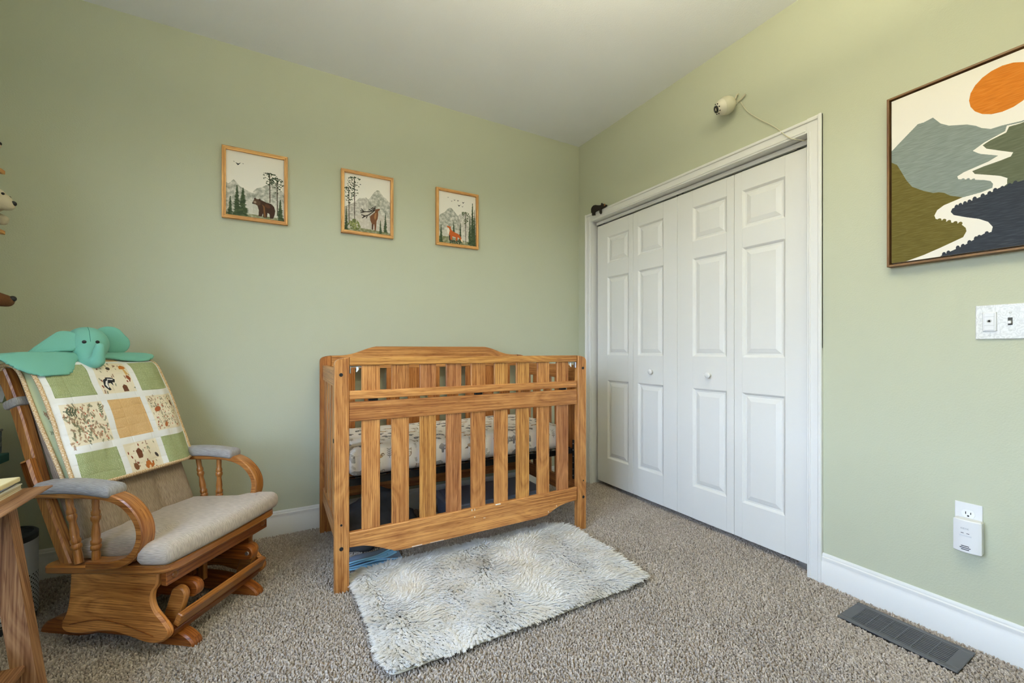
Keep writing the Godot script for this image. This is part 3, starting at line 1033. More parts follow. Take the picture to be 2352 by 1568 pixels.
			sheet_tex.sprig(Vector2(fposmod((gx + 0.05) / 5.0 + 0.03, 0.9) + 0.04, clampf((gy + 0.15) / 6.0, 0.08, 0.95)), 0.05, -1.2 - gx * 0.3, Color(0.68, 0.66, 0.63))
	M.sheet = mat(Color(1, 1, 1), 0.95, {"albedo_texture": sheet_tex.texture(), "uv1_triplanar": true, "uv1_scale": Vector3(2.1, 2.1, 2.1), "uv1_offset": Vector3(0.13, 0.37, 0.22)})
	var mt := MB.new()
	var wrinkle := noise(3.0, 3, 4)
	mt.soft(Vector3.ZERO, Vector3(1.262, 0.132, 0.612), 0.045, Vector3i(48, 10, 28), func(p: Vector3):
		var k := wrinkle.get_noise_3dv(p * 1.5) * 0.006
		return p + Vector3(0, k, k * 0.5))
	var mo := put(self, "crib_mattress", mt, M.sheet)
	mo.position = Vector3(-1.27, 0.5355, 0.422)
	tag(mo, "crib mattress in a white sheet printed with grey bears, owls and foxes", "mattress")


func build_under_crib() -> void:
	var t := thing("storage_bin", "grey plastic underbed storage bin with a lid, below the crib mattress", "storage bin", Vector3(-0.97, 0, 0.325))
	var gp := mat(Color(0.58, 0.61, 0.67), 0.35)
	var b := MB.new()
	b.soft(Vector3(0, 0.062, 0), Vector3(0.62, 0.124, 0.34), 0.02, Vector3i(10, 6, 10))
	put(t, "tub", b, gp)
	b = MB.new()
	b.soft(Vector3(0, 0.134, 0), Vector3(0.67, 0.024, 0.385), 0.010, Vector3i(14, 6, 14))
	put(t, "lid", b, gp)
	b = MB.new()
	b.soft(Vector3(0, 0.150, 0), Vector3(0.60, 0.014, 0.32), 0.006, Vector3i(10, 4, 10))
	put(t, "lid_panel", b, mat(Color(0.52, 0.55, 0.61), 0.3))

	var lump := MB.new()
	var nz := noise(11.0, 2, 9)
	var f := func(p: Vector3):
		var d := ell(p, Vector3(-0.06, 0.10, 0.02), Vector3(0.15, 0.13, 0.14))
		d = blend(d, ell(p, Vector3(0.05, 0.12, -0.05), Vector3(0.12, 0.15, 0.12)), 0.05)
		d = blend(d, ell(p, Vector3(0.14, 0.07, 0.02), Vector3(0.10, 0.09, 0.13)), 0.05)
		d = maxf(d, -p.y)
		return d + nz.get_noise_3dv(p * 1.0) * 0.018
	lump.nets(f, Vector3(-0.25, -0.02, -0.2), Vector3(0.28, 0.3, 0.2), 0.013)
	var o := put(self, "knit_throw", lump, M.knit)
	o.position = Vector3(-1.71, 0.0, 0.35)
	tag(o, "dark grey chunky knit throw bunched up on the carpet under the crib", "blanket")

	var t2 := thing("folded_pad", "light blue edged grey quilted pads folded on the carpet under the crib", "pad", Vector3(-1.765, 0, 0.605))
	var blue := mat(Color(0.56, 0.78, 0.92), 0.9)
	var slate := mat(Color(0.42, 0.48, 0.58), 0.95, {"uv1_triplanar": true, "uv1_scale": Vector3(9, 9, 9)})
	for k in 4:
		var s := MB.new()
		var w := 0.13 + 0.02 * (k % 2)
		var ph := k * 1.7
		var where := func(a: float, c: float):
			var x := lerpf(-w, w * 0.9, a)
			var z := lerpf(-0.045, 0.040 + 0.012 * sin(a * 7.0 + ph) - 0.012 * k, c)
			var y := 0.006 + 0.010 * k + 0.004 * sin(a * 9.0 + ph) + 0.003 * sin(c * 6.0)
			return Vector3(x, y, z).rotated(Vector3.UP, 0.10 * k - 0.12)
		s.sheet(16, 10, where, 0.006)
		put(t2, "pad_layer", s, blue if k % 2 == 0 else slate)
		var hem := MB.new()
		var path := []
		for e in 17:
			path.append(where.call(e / 16.0, 1.0))
		hem.tube(path, 0.0042, 6)
		put(t2, "hem", hem, blue)


func build_rug() -> void:
	var t := thing("fur_rug", "shaggy white faux fur rug on the carpet in front of the crib", "rug", Vector3(-1.285, 0, 1.05))
	var hx := 0.590
	var hz := 0.345
	var b := MB.new()
	var out := PackedVector2Array()
	var wob := noise(2.2, 2, 31)
	for k in 96:
		var a := TAU * k / 96.0
		var p := Vector2(signf(cos(a)) * pow(absf(cos(a)), 0.10) * hx, signf(sin(a)) * pow(absf(sin(a)), 0.10) * hz)
		p += p.normalized() * wob.get_noise_2dv(p * 2.0) * 0.02
		out.append(p)
	b.prism(out, 0.022, 0.008)
	var bk := put(t, "backing", b, mat(Color(0.90, 0.87, 0.80), 0.95))
	bk.transform = Transform3D(Basis(Vector3(1, 0, 0), Vector3(0, 0, 1), Vector3(0, -1, 0)), Vector3(0, 0.009, 0))
	# locks of fur
	var lock := MB.new()
	var r2 := RandomNumberGenerator.new()
	r2.seed = 5
	for k in 9:
		var a := TAU * k / 9.0 + r2.randf()
		var spread := Vector3(cos(a), 0, sin(a))
		var foot := spread * r2.randf_range(0.003, 0.0065)
		var l := r2.randf_range(0.85, 1.15)
		var side := Vector3(0.62, 0, 0).cross(Vector3.UP).normalized().rotated(Vector3.UP, r2.randf_range(-0.7, 0.7))
		var prev := []
		for s in 5:
			var q := s / 4.0
			var p := foot * (1.0 - 0.75 * q) + Vector3(0.62 * q * q, q * (1.0 - 0.35 * q), 0.10 * sin(q * 5.0 + k)) * 0.038 * l
			var wdt := 0.0024 * (1.0 - q * 0.85)
			var cur := [p - side * wdt, p + side * wdt]
			if s > 0:
				var nn: Vector3 = side.cross(cur[0] - prev[0]).normalized()
				lock.face([prev[0], prev[1], cur[1], cur[0]], ((nn if nn.y > 0 else -nn) + spread * 0.35 + Vector3(0, 0.8, 0)).normalized())
			prev = cur
	var mm := MultiMesh.new()
	mm.transform_format = MultiMesh.TRANSFORM_3D
	mm.use_colors = true
	mm.mesh = lock.mesh()
	var places := []
	var flow := noise(2.6, 2, 40)
	var fold := noise(1.9, 2, 44)
	var tone := noise(3.1, 3, 47)
	var st := 0.0062
	for ix in int(2 * hx / st) + 4:
		for iz in int(2 * hz / st) + 4:
			var p := Vector2(-hx - 0.01 + (ix + rng.randf()) * st, -hz - 0.01 + (iz + rng.randf()) * st)
			if Geometry2D.is_point_in_polygon(p, out):
				places.append(p)
	mm.instance_count = places.size()
	for k in places.size():
		var p: Vector2 = places[k]
		var a := flow.get_noise_2dv(p) * 3.2 + rng.randf_range(-0.5, 0.5) + 0.9
		# at the rim the fur falls outward
		var ex := clampf((absf(p.x) - hx + 0.07) / 0.07, 0.0, 1.0)
		var ez := clampf((absf(p.y) - hz + 0.07) / 0.07, 0.0, 1.0)
		var d := Vector2(cos(a), sin(a)) + Vector2(signf(p.x) * ex, signf(p.y) * ez) * 2.2
		var ang := atan2(-d.y, d.x)
		var f := fold.get_noise_2dv(p * 2.2)
		var lie := clampf(0.30 + f * 0.35, 0.1, 0.55)
		var t3 := Basis(Vector3.UP, ang).rotated(Vector3(-sin(ang), 0, -cos(ang)).normalized(), lie * 0.9 + rng.randf_range(-0.15, 0.25))
		var s := rng.randf_range(0.75, 1.15) * (1.0 - 0.18 * lie)
		mm.set_instance_transform(k, Transform3D(t3.scaled(Vector3(s, s, s)), Vector3(p.x, 0.013, p.y)))
		var w := clampf(0.10 + tone.get_noise_2dv(p * 1.5) * 1.1 + rng.randf_range(-0.15, 0.15), 0.0, 1.0)
		var c := Color(0.94, 0.93, 0.91).lerp(Color(0.82, 0.74, 0.60), w * 0.7) * rng.randf_range(0.86, 1.02)
		c.a = 1.0
		mm.set_instance_color(k, c)
	var fur := MultiMeshInstance3D.new()
	fur.name = "fur"
	fur.multimesh = mm
	fur.material_override = M.fur
	t.add_child(fur)
	fur.set_meta("kind", "stuff")


func glider_place() -> Transform3D:
	return Transform3D(Basis(Vector3(0.805, 0, 0.593), Vector3(0, 1, 0), Vector3(-0.593, 0, 0.805)).orthonormalized(), Vector3(-2.817, 0, 0.408))


func plank(outline: PackedVector2Array, z: float, t: float, bevel := 0.004, grain := 0) -> MB:
	var b := wood(grain)
	b.xf = Transform3D(Basis.IDENTITY, Vector3(0, 0, z))
	b.prism(outline, t, bevel)
	return b


func build_glider() -> void:
	var g := thing("glider_chair", "oak glider rocker with ribbed grey cushions and bent wood arms", "rocking chair")
	g.transform = glider_place()
	var tilt := Transform3D(Basis(Vector3(0, 0, 1), 0.062), Vector3(0.012, 0.0, 0))
	for s in [1.0, -1.0]:
		# feet
		var foot := curve([Vector2(-0.05, -0.006), Vector2(-0.045, 0.018), Vector2(-0.012, 0.045), Vector2(0.05, 0.062), Vector2(0.2, 0.078), Vector2(0.38, 0.078), Vector2(0.48, 0.064), Vector2(0.55, 0.042), Vector2(0.588, 0.016), Vector2(0.594, -0.006)], 4)
		foot.append_array(PackedVector2Array([Vector2(0.45, -0.006), Vector2(0.40, 0.010), Vector2(0.20, 0.014), Vector2(0.12, -0.006)]))
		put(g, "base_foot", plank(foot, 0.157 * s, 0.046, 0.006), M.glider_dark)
		# shaped side panel
		var side := curve([Vector2(0.165, 0.285), Vector2(0.163, 0.235), Vector2(0.158, 0.18), Vector2(0.147, 0.13), Vector2(0.128, 0.088), Vector2(0.130, 0.064), Vector2(0.160, 0.050), Vector2(0.225, 0.054), Vector2(0.29, 0.067), Vector2(0.345, 0.069), Vector2(0.41, 0.056), Vector2(0.475, 0.042), Vector2(0.525, 0.048), Vector2(0.556, 0.070), Vector2(0.560, 0.096), Vector2(0.535, 0.128), Vector2(0.506, 0.158), Vector2(0.493, 0.190), Vector2(0.497, 0.222), Vector2(0.515, 0.250), Vector2(0.518, 0.300)], 5)
		put(g, "side_panel", plank(side, 0.229 * s, 0.024, 0.007), M.glider_lit)
		if s > 0:
			var gr := MB.new()
			var path := []
			for p in curve([Vector2(0.165, 0.085), Vector2(0.21, 0.097), Vector2(0.28, 0.110), Vector2(0.36, 0.106), Vector2(0.43, 0.090), Vector2(0.50, 0.070)], 4):
				path.append(Vector3(p.x, p.y, 0.2405))
			gr.tube(path, 0.0026, 6)
			put(g, "groove_shade_line", gr, M.glider_dark)  # dark raised strip stands in for the shade of a carved groove
		# linkage: swing bar and hanging link
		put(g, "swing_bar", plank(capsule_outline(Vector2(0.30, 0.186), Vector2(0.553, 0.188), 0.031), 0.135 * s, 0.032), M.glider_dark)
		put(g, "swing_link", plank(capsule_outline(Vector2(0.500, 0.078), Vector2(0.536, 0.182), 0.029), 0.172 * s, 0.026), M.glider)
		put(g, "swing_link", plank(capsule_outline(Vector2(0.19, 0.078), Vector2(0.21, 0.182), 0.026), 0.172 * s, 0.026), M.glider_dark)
		if s < 0:
			var bolt := MB.new()
			bolt.xf = Transform3D(Basis(Vector3(1, 0, 0), Vector3(0, 0, 1), Vector3(0, -1, 0)), Vector3(0.560, 0.188, -0.119))
			bolt.lathe([Vector2(0.009, 0), Vector2(0.008, 0.004), Vector2(0, 0.005)], 12)
			put(g, "bolt", bolt, M.steel)
		# arm: bent loop, spindles, pad
		var mid := curve([Vector2(0.062, 0.556), Vector2(0.16, 0.560), Vector2(0.30, 0.564), Vector2(0.365, 0.560), Vector2(0.43, 0.538), Vector2(0.478, 0.492), Vector2(0.495, 0.440), Vector2(0.482, 0.388), Vector2(0.445, 0.349), Vector2(0.39, 0.330), Vector2(0.33, 0.323), Vector2(0.285, 0.321)], 5)
		put(g, "arm_loop", plank(ribbon(mid, 0.0135), 0.262 * s, 0.050, 0.004), M.glider)
		var pad := MB.new()
		pad.grain = 0
		pad.sc = Vector2(2, 7.8)
		pad.off = Vector2(rng.randf(), rng.randf())
		pad.soft(Vector3(0.235, 0.580, 0.262 * s), Vector3(0.31, 0.044, 0.074), 0.020, Vector3i(24, 8, 10), func(p: Vector3): return p + Vector3(0, 0.010 * sin(PI * (p.x + 0.155) / 0.31) - 0.004, 0))
		put(g, "arm_pad", pad, M.cord_blue)
		for q in [[0.232, 0.188], [0.300, 0.298]]:
			var sp := wood(1)
			var lo := Vector3(q[0], 0.312 + 0.06 * (q[0] - 0.13), 0.262 * s)
			var hi := Vector3(q[1], 0.552, 0.262 * s)
			var up := (hi - lo).normalized()
			sp.xf = Transform3D(Basis(up.cross(Vector3(0, 0, 1)).normalized(), up, Vector3(0, 0, 1)), lo)
			var h := (hi - lo).length()
			var prof := []
			for e in [[0.0, 12.5], [0.14, 12], [0.20, 11], [0.215, 14.5], [0.26, 15.5], [0.285, 12.5], [0.30, 14.5], [0.345, 15], [0.365, 11.5], [0.45, 13], [0.52, 11.5], [0.60, 9], [0.64, 11.5], [0.655, 14], [0.70, 14.5], [0.72, 11.5], [0.74, 13.5], [0.78, 13], [0.81, 10], [0.9, 10.5], [1.0, 10.5]]:
				prof.append(Vector2(e[1] * 0.001, e[0] * h))
			sp.lathe(prof, 14)
			put(g, "arm_spindle", sp, M.glider)
		# upright of the back and the block that ties the arm to it
		var post := curve([Vector2(0.170, 0.300), Vector2(0.115, 0.42), Vector2(0.055, 0.56), Vector2(0.010, 0.69), Vector2(-0.035, 0.82), Vector2(-0.082, 0.93), Vector2(-0.110, 0.985)], 5)
		put(g, "back_post", plank(ribbon(post, 0.021), 0.240 * s, 0.034, 0.005, 1), M.glider)
		var block := curve([Vector2(0.085, 0.548), Vector2(0.058, 0.60), Vector2(0.040, 0.645), Vector2(0.030, 0.672)], 4)
		put(g, "arm_block", plank(ribbon(block, 0.020), 0.268 * s, 0.030, 0.007, 1), M.glider)
	# platform
	var pl := PackedVector2Array()
	for c in [[0.60 - 0.06, 0.275 - 0.06, 0.06, 0.0], [0.10 + 0.025, 0.275 - 0.025, 0.025, 0.5], [0.10 + 0.025, -0.275 + 0.025, 0.025, 1.0], [0.60 - 0.06, -0.275 + 0.06, 0.06, 1.5]]:
		for k in 7:
			var a: float = PI * (c[3] + k / 12.0)
			pl.append(Vector2(c[0] + cos(a) * c[2], c[1] + sin(a) * c[2]))
	var b := wood(0)
	b.xf = tilt * Transform3D(Basis(Vector3(1, 0, 0), Vector3(0, 0, 1), Vector3(0, -1, 0)), Vector3(0, 0.284, 0))
	b.prism(pl, 0.029, 0.005)
	put(g, "seat_platform", b, M.glider)
	var ap := wood(2)
	ap.box(Vector3(0.545, 0.277, 0), Vector3(0.024, 0.056, 0.490), 0.003)
	put(g, "front_apron", ap, M.glider_dark)
	for z in [0.215, -0.215]:
		var bo := MB.new()
		bo.xf = Transform3D(Basis(Vector3(0, 0, 1), Vector3(1, 0, 0), Vector3(0, 1, 0)), Vector3(0.5565, 0.276, z))
		bo.lathe([Vector2(0.011, 0), Vector2(0.010, 0.004), Vector2(0.006, 0.0065), Vector2(0, 0.007)], 12)
		put(g, "wood_plug", bo, M.glider)
	# stretchers of the base
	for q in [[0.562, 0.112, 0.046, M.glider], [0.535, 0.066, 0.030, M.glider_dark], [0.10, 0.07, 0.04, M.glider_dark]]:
		var st := wood(2)
		st.xf = Transform3D(Basis(Vector3(0, 0, 1), -0.45), Vector3(q[0], q[1], 0))
		st.box(Vector3.ZERO, Vector3(0.022, q[2], 0.42), 0.003)
		put(g, "stretcher", st, q[3])
	var bp := wood(1)
	bp.box(Vector3(0.30, 0.165, 0.0), Vector3(0.020, 0.17, 0.26), 0.002)
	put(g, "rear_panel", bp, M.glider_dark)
	bp = wood(1)
	bp.box(Vector3(0.42, 0.185, -0.045), Vector3(0.026, 0.15, 0.020), 0.002)
	put(g, "hanger_post", bp, M.glider)
	# crest rail behind the cushion
	bp = wood(2)
	bp.xf = Transform3D(Basis(Vector3(0, 0, 1), 0.4), Vector3(-0.098, 0.955, 0))
	bp.box(Vector3.ZERO, Vector3(0.024, 0.07, 0.45), 0.005)
	put(g, "crest_rail", bp, M.glider)
	# cushions
	var sc := MB.new()
	sc.sc = Vector2(2, 7.8)
	sc.xf = tilt
	sc.soft(Vector3(0.395, 0.3335, 0), Vector3(0.42, 0.072, 0.57), 0.030, Vector3i(24, 10, 40), func(p: Vector3):
		var q := p
		# narrower between the arms, full width at the front
		var k := smoothstep(0.095, 0.055, p.x)
		q.z *= lerpf(1.0, 0.83, k)
		q.y += 0.010 * (1.0 - pow(absf(p.z) / 0.285, 4.0)) * (1.0 - pow(absf(p.x) / 0.21, 4.0)) * (1.0 if p.y > 0 else 0.0)
		q.x += 0.015 * (1.0 - pow(absf(p.z) / 0.285, 2.0)) * clampf(p.x / 0.21, 0.0, 1.0)
		return q)
	put(g, "seat_cushion", sc, M.cord)
	var bc := MB.new()
	bc.grain = 1
	bc.sc = Vector2(2, 7.8)
	bc.xf = Transform3D(Basis(Vector3(0, 0, 1), 0.385), Vector3(0.066, 0.645, 0))
	bc.soft(Vector3.ZERO, Vector3(0.085, 0.64, 0.445), 0.036, Vector3i(10, 36, 48), func(p: Vector3):
		var q := p
		if p.x > 0:
			var seam := 1.0
			for z in [-0.075, 0.075]:
				seam = minf(seam, absf(p.z - z) / 0.035)
			q.x += 0.030 * (sqrt(clampf(seam, 0.0, 1.0)) - 0.75)
		return q)
	put(g, "back_cushion", bc, M.cord_dark)
	# cloth loops that tie the back cushion to the posts
	for z in [0.243, -0.243]:
		var lp := MB.new()
		lp.grain = 1
		lp.sc = Vector2(2, 7.8)
		lp.xf = Transform3D(Basis(Vector3(0, 0, 1), 0.37), Vector3(-0.055, 0.868, z))
		lp.soft(Vector3.ZERO, Vector3(0.066, 0.035, 0.046), 0.012, Vector3i(6, 5, 6))
		put(g, "tie_loop", lp, M.cord_blue)


# front face of the draped quilt: t = 0 at the lower hem, 1 behind the back
func drape(t: float, push := 0.0) -> Vector2:
	var p := [Vector2(0.150, 0.545), Vector2(0.118, 0.63), Vector2(0.085, 0.71), Vector2(0.048, 0.79), Vector2(0.010, 0.87), Vector2(-0.028, 0.945), Vector2(-0.060, 0.990), Vector2(-0.098, 1.004), Vector2(-0.135, 0.985), Vector2(-0.160, 0.93), Vector2(-0.185, 0.86)]
	var x := t * (p.size() - 1)
	var i := mini(int(x), p.size() - 2)
	var q: Vector2 = p[i].cubic_interpolate(p[i + 1], p[maxi(i - 1, 0)], p[mini(i + 2, p.size() - 1)], x - i)
	return q + Vector2(push, push * 0.4)


func quilt_picture() -> Pic:
	var W := 1024
	var q := Pic.new(W, W, Color(0.94, 0.935, 0.925))
	var rn := RandomNumberGenerator.new()
	rn.seed = 77
	# x across 0.53 m, y from the lower hem (bottom of the image) upwards, 0.66 m
	var cols := [[0.050, 0.325], [0.370, 0.645], [0.690, 0.965]]
	var rows := [[-0.050, 0.140], [0.1725, 0.3625], [0.395, 0.585], [0.6175, 0.8075], [0.840, 1.0]]
	var kinds := [["g", "a", "g"], ["l", "t", "f"], ["g", "a", "g"], ["l", "t", "f"], ["g", "a", "g"]]
	for r in 5:
		for c in 3:
			var x0: float = cols[c][0]
			var x1: float = cols[c][1]
			var y0: float = 1.0 - rows[r][1]
			var y1: float = 1.0 - rows[r][0]
			var k: String = kinds[r][c]
			if k == "g" or k == "t":
				var base := Color(0.56, 0.60, 0.42) if k == "g" else Color(0.80, 0.64, 0.43)
				var dash := Color(0.76, 0.78, 0.62) if k == "g" else Color(0.92, 0.80, 0.60)
				q.poly([Vector2(x0, y0), Vector2(x1, y0), Vector2(x1, y1), Vector2(x0, y1)], base)
				var yy := int(y0 * W) + 2
				while yy < int(y1 * W) - 2:
					var xx := int(x0 * W) + rn.randi_range(1, 6)
					while xx < int(x1 * W) - 8:
						var l := rn.randi_range(4, 9)
						q.im.fill_rect(Rect2i(xx, yy, l, 3), dash.lerp(base, rn.randf() * 0.4))
						xx += l + rn.randi_range(2, 4)
					yy += 6
			else:
				q.poly([Vector2(x0, y0), Vector2(x1, y0), Vector2(x1, y1), Vector2(x0, y1)], Color(0.925, 0.875, 0.775))
				var at := func(a: float, b: float): return Vector2(lerpf(x0, x1, a), lerpf(y0, y1, b))
				var greens := [Color(0.36, 0.36, 0.27), Color(0.42, 0.44, 0.33), Color(0.50, 0.34, 0.24), Color(0.60, 0.42, 0.30)]
				if k == "a":
					for e in 26:
						q.sprig(at.call(rn.randf_range(0.04, 0.96), rn.randf_range(0.04, 0.96)), rn.randf_range(0.010, 0.022), rn.randf() * TAU, greens[rn.randi_range(0, 2)])
					for e in 9:
						q.oval(at.call(rn.randf_range(0.04, 0.96), rn.randf_range(0.04, 0.96)), 0.007, 0.005, Color(0.55, 0.28, 0.2), rn.randf() * 3.0)
					if r == 2:
						# skunk
						q.poly([at.call(0.20, 0.92), at.call(0.12, 0.80), at.call(0.16, 0.62), at.call(0.28, 0.55), at.call(0.40, 0.56), at.call(0.50, 0.62), at.call(0.47, 0.70), at.call(0.40, 0.70), at.call(0.38, 0.80), at.call(0.34, 0.72), at.call(0.27, 0.72), at.call(0.24, 0.82), at.call(0.27, 0.90)], Color(0.12, 0.12, 0.13))
						q.poly([at.call(0.20, 0.86), at.call(0.17, 0.76), at.call(0.22, 0.66), at.call(0.30, 0.62), at.call(0.24, 0.74), at.call(0.23, 0.84)], Color(0.92, 0.9, 0.88))
						q.line(at.call(0.28, 0.60), at.call(0.44, 0.62), 0.006, Color(0.92, 0.9, 0.88))
						# mushrooms
						q.poly([at.call(0.74, 0.30), at.call(0.76, 0.18), at.call(0.86, 0.13), at.call(0.95, 0.18), at.call(0.97, 0.27), at.call(0.86, 0.31)], Color(0.74, 0.44, 0.14))
						q.poly([at.call(0.84, 0.30), at.call(0.90, 0.30), at.call(0.95, 0.50), at.call(0.86, 0.52)], Color(0.84, 0.68, 0.42))
						q.oval(at.call(0.90, 0.60), 0.018, 0.012, Color(0.55, 0.28, 0.14), 0.6)
						# hedgehog and bear cub
						q.oval(at.call(0.42, 0.26), 0.016, 0.012, Color(0.26, 0.22, 0.18))
						q.poly([at.call(0.62, 0.98), at.call(0.62, 0.84), at.call(0.69, 0.78), at.call(0.76, 0.82), at.call(0.77, 0.98)], Color(0.40, 0.24, 0.15))
					else:
						q.poly([at.call(0.30, 0.40), at.call(0.30, 0.22), at.call(0.40, 0.16), at.call(0.46, 0.26), at.call(0.42, 0.40)], Color(0.42, 0.24, 0.14))
						q.oval(at.call(0.16, 0.56), 0.020, 0.016, Color(0.46, 0.30, 0.18), 0.4)
						q.poly([at.call(0.42, 0.62), at.call(0.46, 0.50), at.call(0.58, 0.48), at.call(0.64, 0.58), at.call(0.72, 0.50), at.call(0.72, 0.62), at.call(0.60, 0.72), at.call(0.54, 0.90), at.call(0.50, 0.72)], Color(0.72, 0.42, 0.18))
						q.oval(at.call(0.56, 0.66), 0.010, 0.012, Color(0.90, 0.80, 0.64))
						q.oval(at.call(0.88, 0.40), 0.016, 0.008, Color(0.26, 0.22, 0.2), 0.5)
				else:
					for e in (170 if k == "l" else 230):
						var s := rn.randf_range(0.012, 0.026) if k == "l" else rn.randf_range(0.007, 0.014)
						q.sprig(at.call(rn.randf_range(0.04, 0.96), rn.randf_range(0.04, 0.96)), s, rn.randf() * TAU, greens[rn.randi_range(0, 3)].lerp(Color(0.7, 0.66, 0.55), rn.randf() * 0.4))
					for e in 22:
						q.oval(at.call(rn.randf_range(0.05, 0.95), rn.randf_range(0.05, 0.95)), 0.004, 0.004, Color(0.70, 0.36, 0.24))
					if k == "l":
						q.sprig(at.call(0.04, 0.16), 0.07, 0.15, Color(0.34, 0.38, 0.3))
						q.sprig(at.call(0.9, 0.34), 0.05, -1.4, Color(0.40, 0.44, 0.33))
					else:
						q.oval(at.call(0.24, 0.40), 0.034, 0.013, Color(0.66, 0.36, 0.2), -0.2)
						q.oval(at.call(0.84, 0.28), 0.012, 0.018, Color(0.42, 0.26, 0.18))
						q.oval(at.call(0.32, 0.86), 0.018, 0.011, Color(0.70, 0.42, 0.24), -0.6)
	return q


func build_quilt() -> void:
	var t := thing("patchwork_quilt", "woodland patchwork quilt in sage, tan and cream draped over the glider's back", "quilt")
	t.transform = glider_place()
	var qb := bytes(128, 128, 0.12, 2, 17, 256, 256)
	var puff := gray_texture(256, 256, func(x, y):
		var d := absf(fposmod(y / 256.0 * 22.0 + 0.12 * sin(x * 0.05), 1.0) - 0.5) * 2.0
		var e := absf(fposmod(x / 256.0 * 6.25 + 0.1, 1.0) - 0.5) * 2.0
		return sqrt(1.0 - pow(d, 6.0)) * 0.75 * (1.0 - 0.4 * pow(e, 30.0)) + qb[y * 256 + x] / 255.0 * 0.25)
	var front := mat(Color(1, 1, 1), 0.95, {"albedo_texture": quilt_picture().texture(), "heightmap_enabled": true, "heightmap_texture": puff, "heightmap_scale": 0.35})
	var back_pic := Pic.new(512, 512, Color(0.78, 0.81, 0.66))
	for e in 150:
		back_pic.sprig(Vector2(back_pic.r.randf_range(0.03, 0.97), back_pic.r.randf_range(0.03, 0.97)), 0.035, back_pic.r.randf() * TAU, Color(0.50, 0.52, 0.40) if e % 3 else Color(0.60, 0.42, 0.3))
	var lining := mat(Color(1, 1, 1), 0.95, {"albedo_texture": back_pic.texture()})
	var weave := Pic.new(64, 64, Color(0.77, 0.63, 0.45))
	for y in range(0, 64, 6):
		for x in range((y / 6 % 2) * 4, 64, 9):
			weave.im.fill_rect(Rect2i(x, y, 5, 3), Color(0.93, 0.88, 0.78))
	var bind := mat(Color(1, 1, 1), 0.95, {"albedo_texture": weave.texture(), "uv1_triplanar": true, "uv1_scale": Vector3(16, 16, 16)})
	var rip := noise(1.6, 2, 51)
	var top := func(s: float, k: float):
		var d := drape(k, 0.040 * smoothstep(0.75, 0.5, k) + 0.012)
		var z := lerpf(0.228, -0.250, s)
		# the near edge swings out a little towards the hem, the far edge rolls round the post
		z += 0.016 * (1.0 - k) * (1.0 - s) * (1.0 - s)
		var roll := smoothstep(0.86, 1.0, s) * 0.030 + smoothstep(0.10, 0.0, s) * 0.012
		var w := rip.get_noise_2d(s * 2.0, k * 3.0) * 0.006
		return Vector3(d.x - roll + w, d.y + w * 0.4, z)
	var b := MB.new()
	b.sheet(40, 60, top, 0.009, func(s: float, k: float): return Vector2(s, 1.0 - k * 1.02))
	put(t, "pieced_top", b, front)
	var under := func(s: float, k: float):
		var d := drape(k, 0.026 * smoothstep(0.75, 0.5, k))
		var z := lerpf(0.240 + 0.012 * sin(PI * clampf(1.0 - k * 1.5, 0.0, 1.0)), -0.235, s)
		return Vector3(d.x - 0.020 * smoothstep(0.12, 0.0, s) - smoothstep(0.86, 1.0, s) * 0.030, d.y, z)
	b = MB.new()
	b.sheet(24, 50, under, 0.006, func(s: float, k: float): return Vector2(s, k))
	put(t, "lining_fold", b, lining)
	for lay in [top, under]:
		for e in [0.0, 1.0]:
			var path := []
			for k in 41:
				path.append(lay.call(e, k / 40.0))
			var h := MB.new()
			h.tube(path, 0.0065, 8)
			put(t, "binding", h, bind)
		var hem := []
		for k in 31:
			hem.append(lay.call(k / 30.0, 0.0))
		var hb := MB.new()
		hb.tube(hem, 0.0065, 8)
		put(t, "binding", hb, bind)


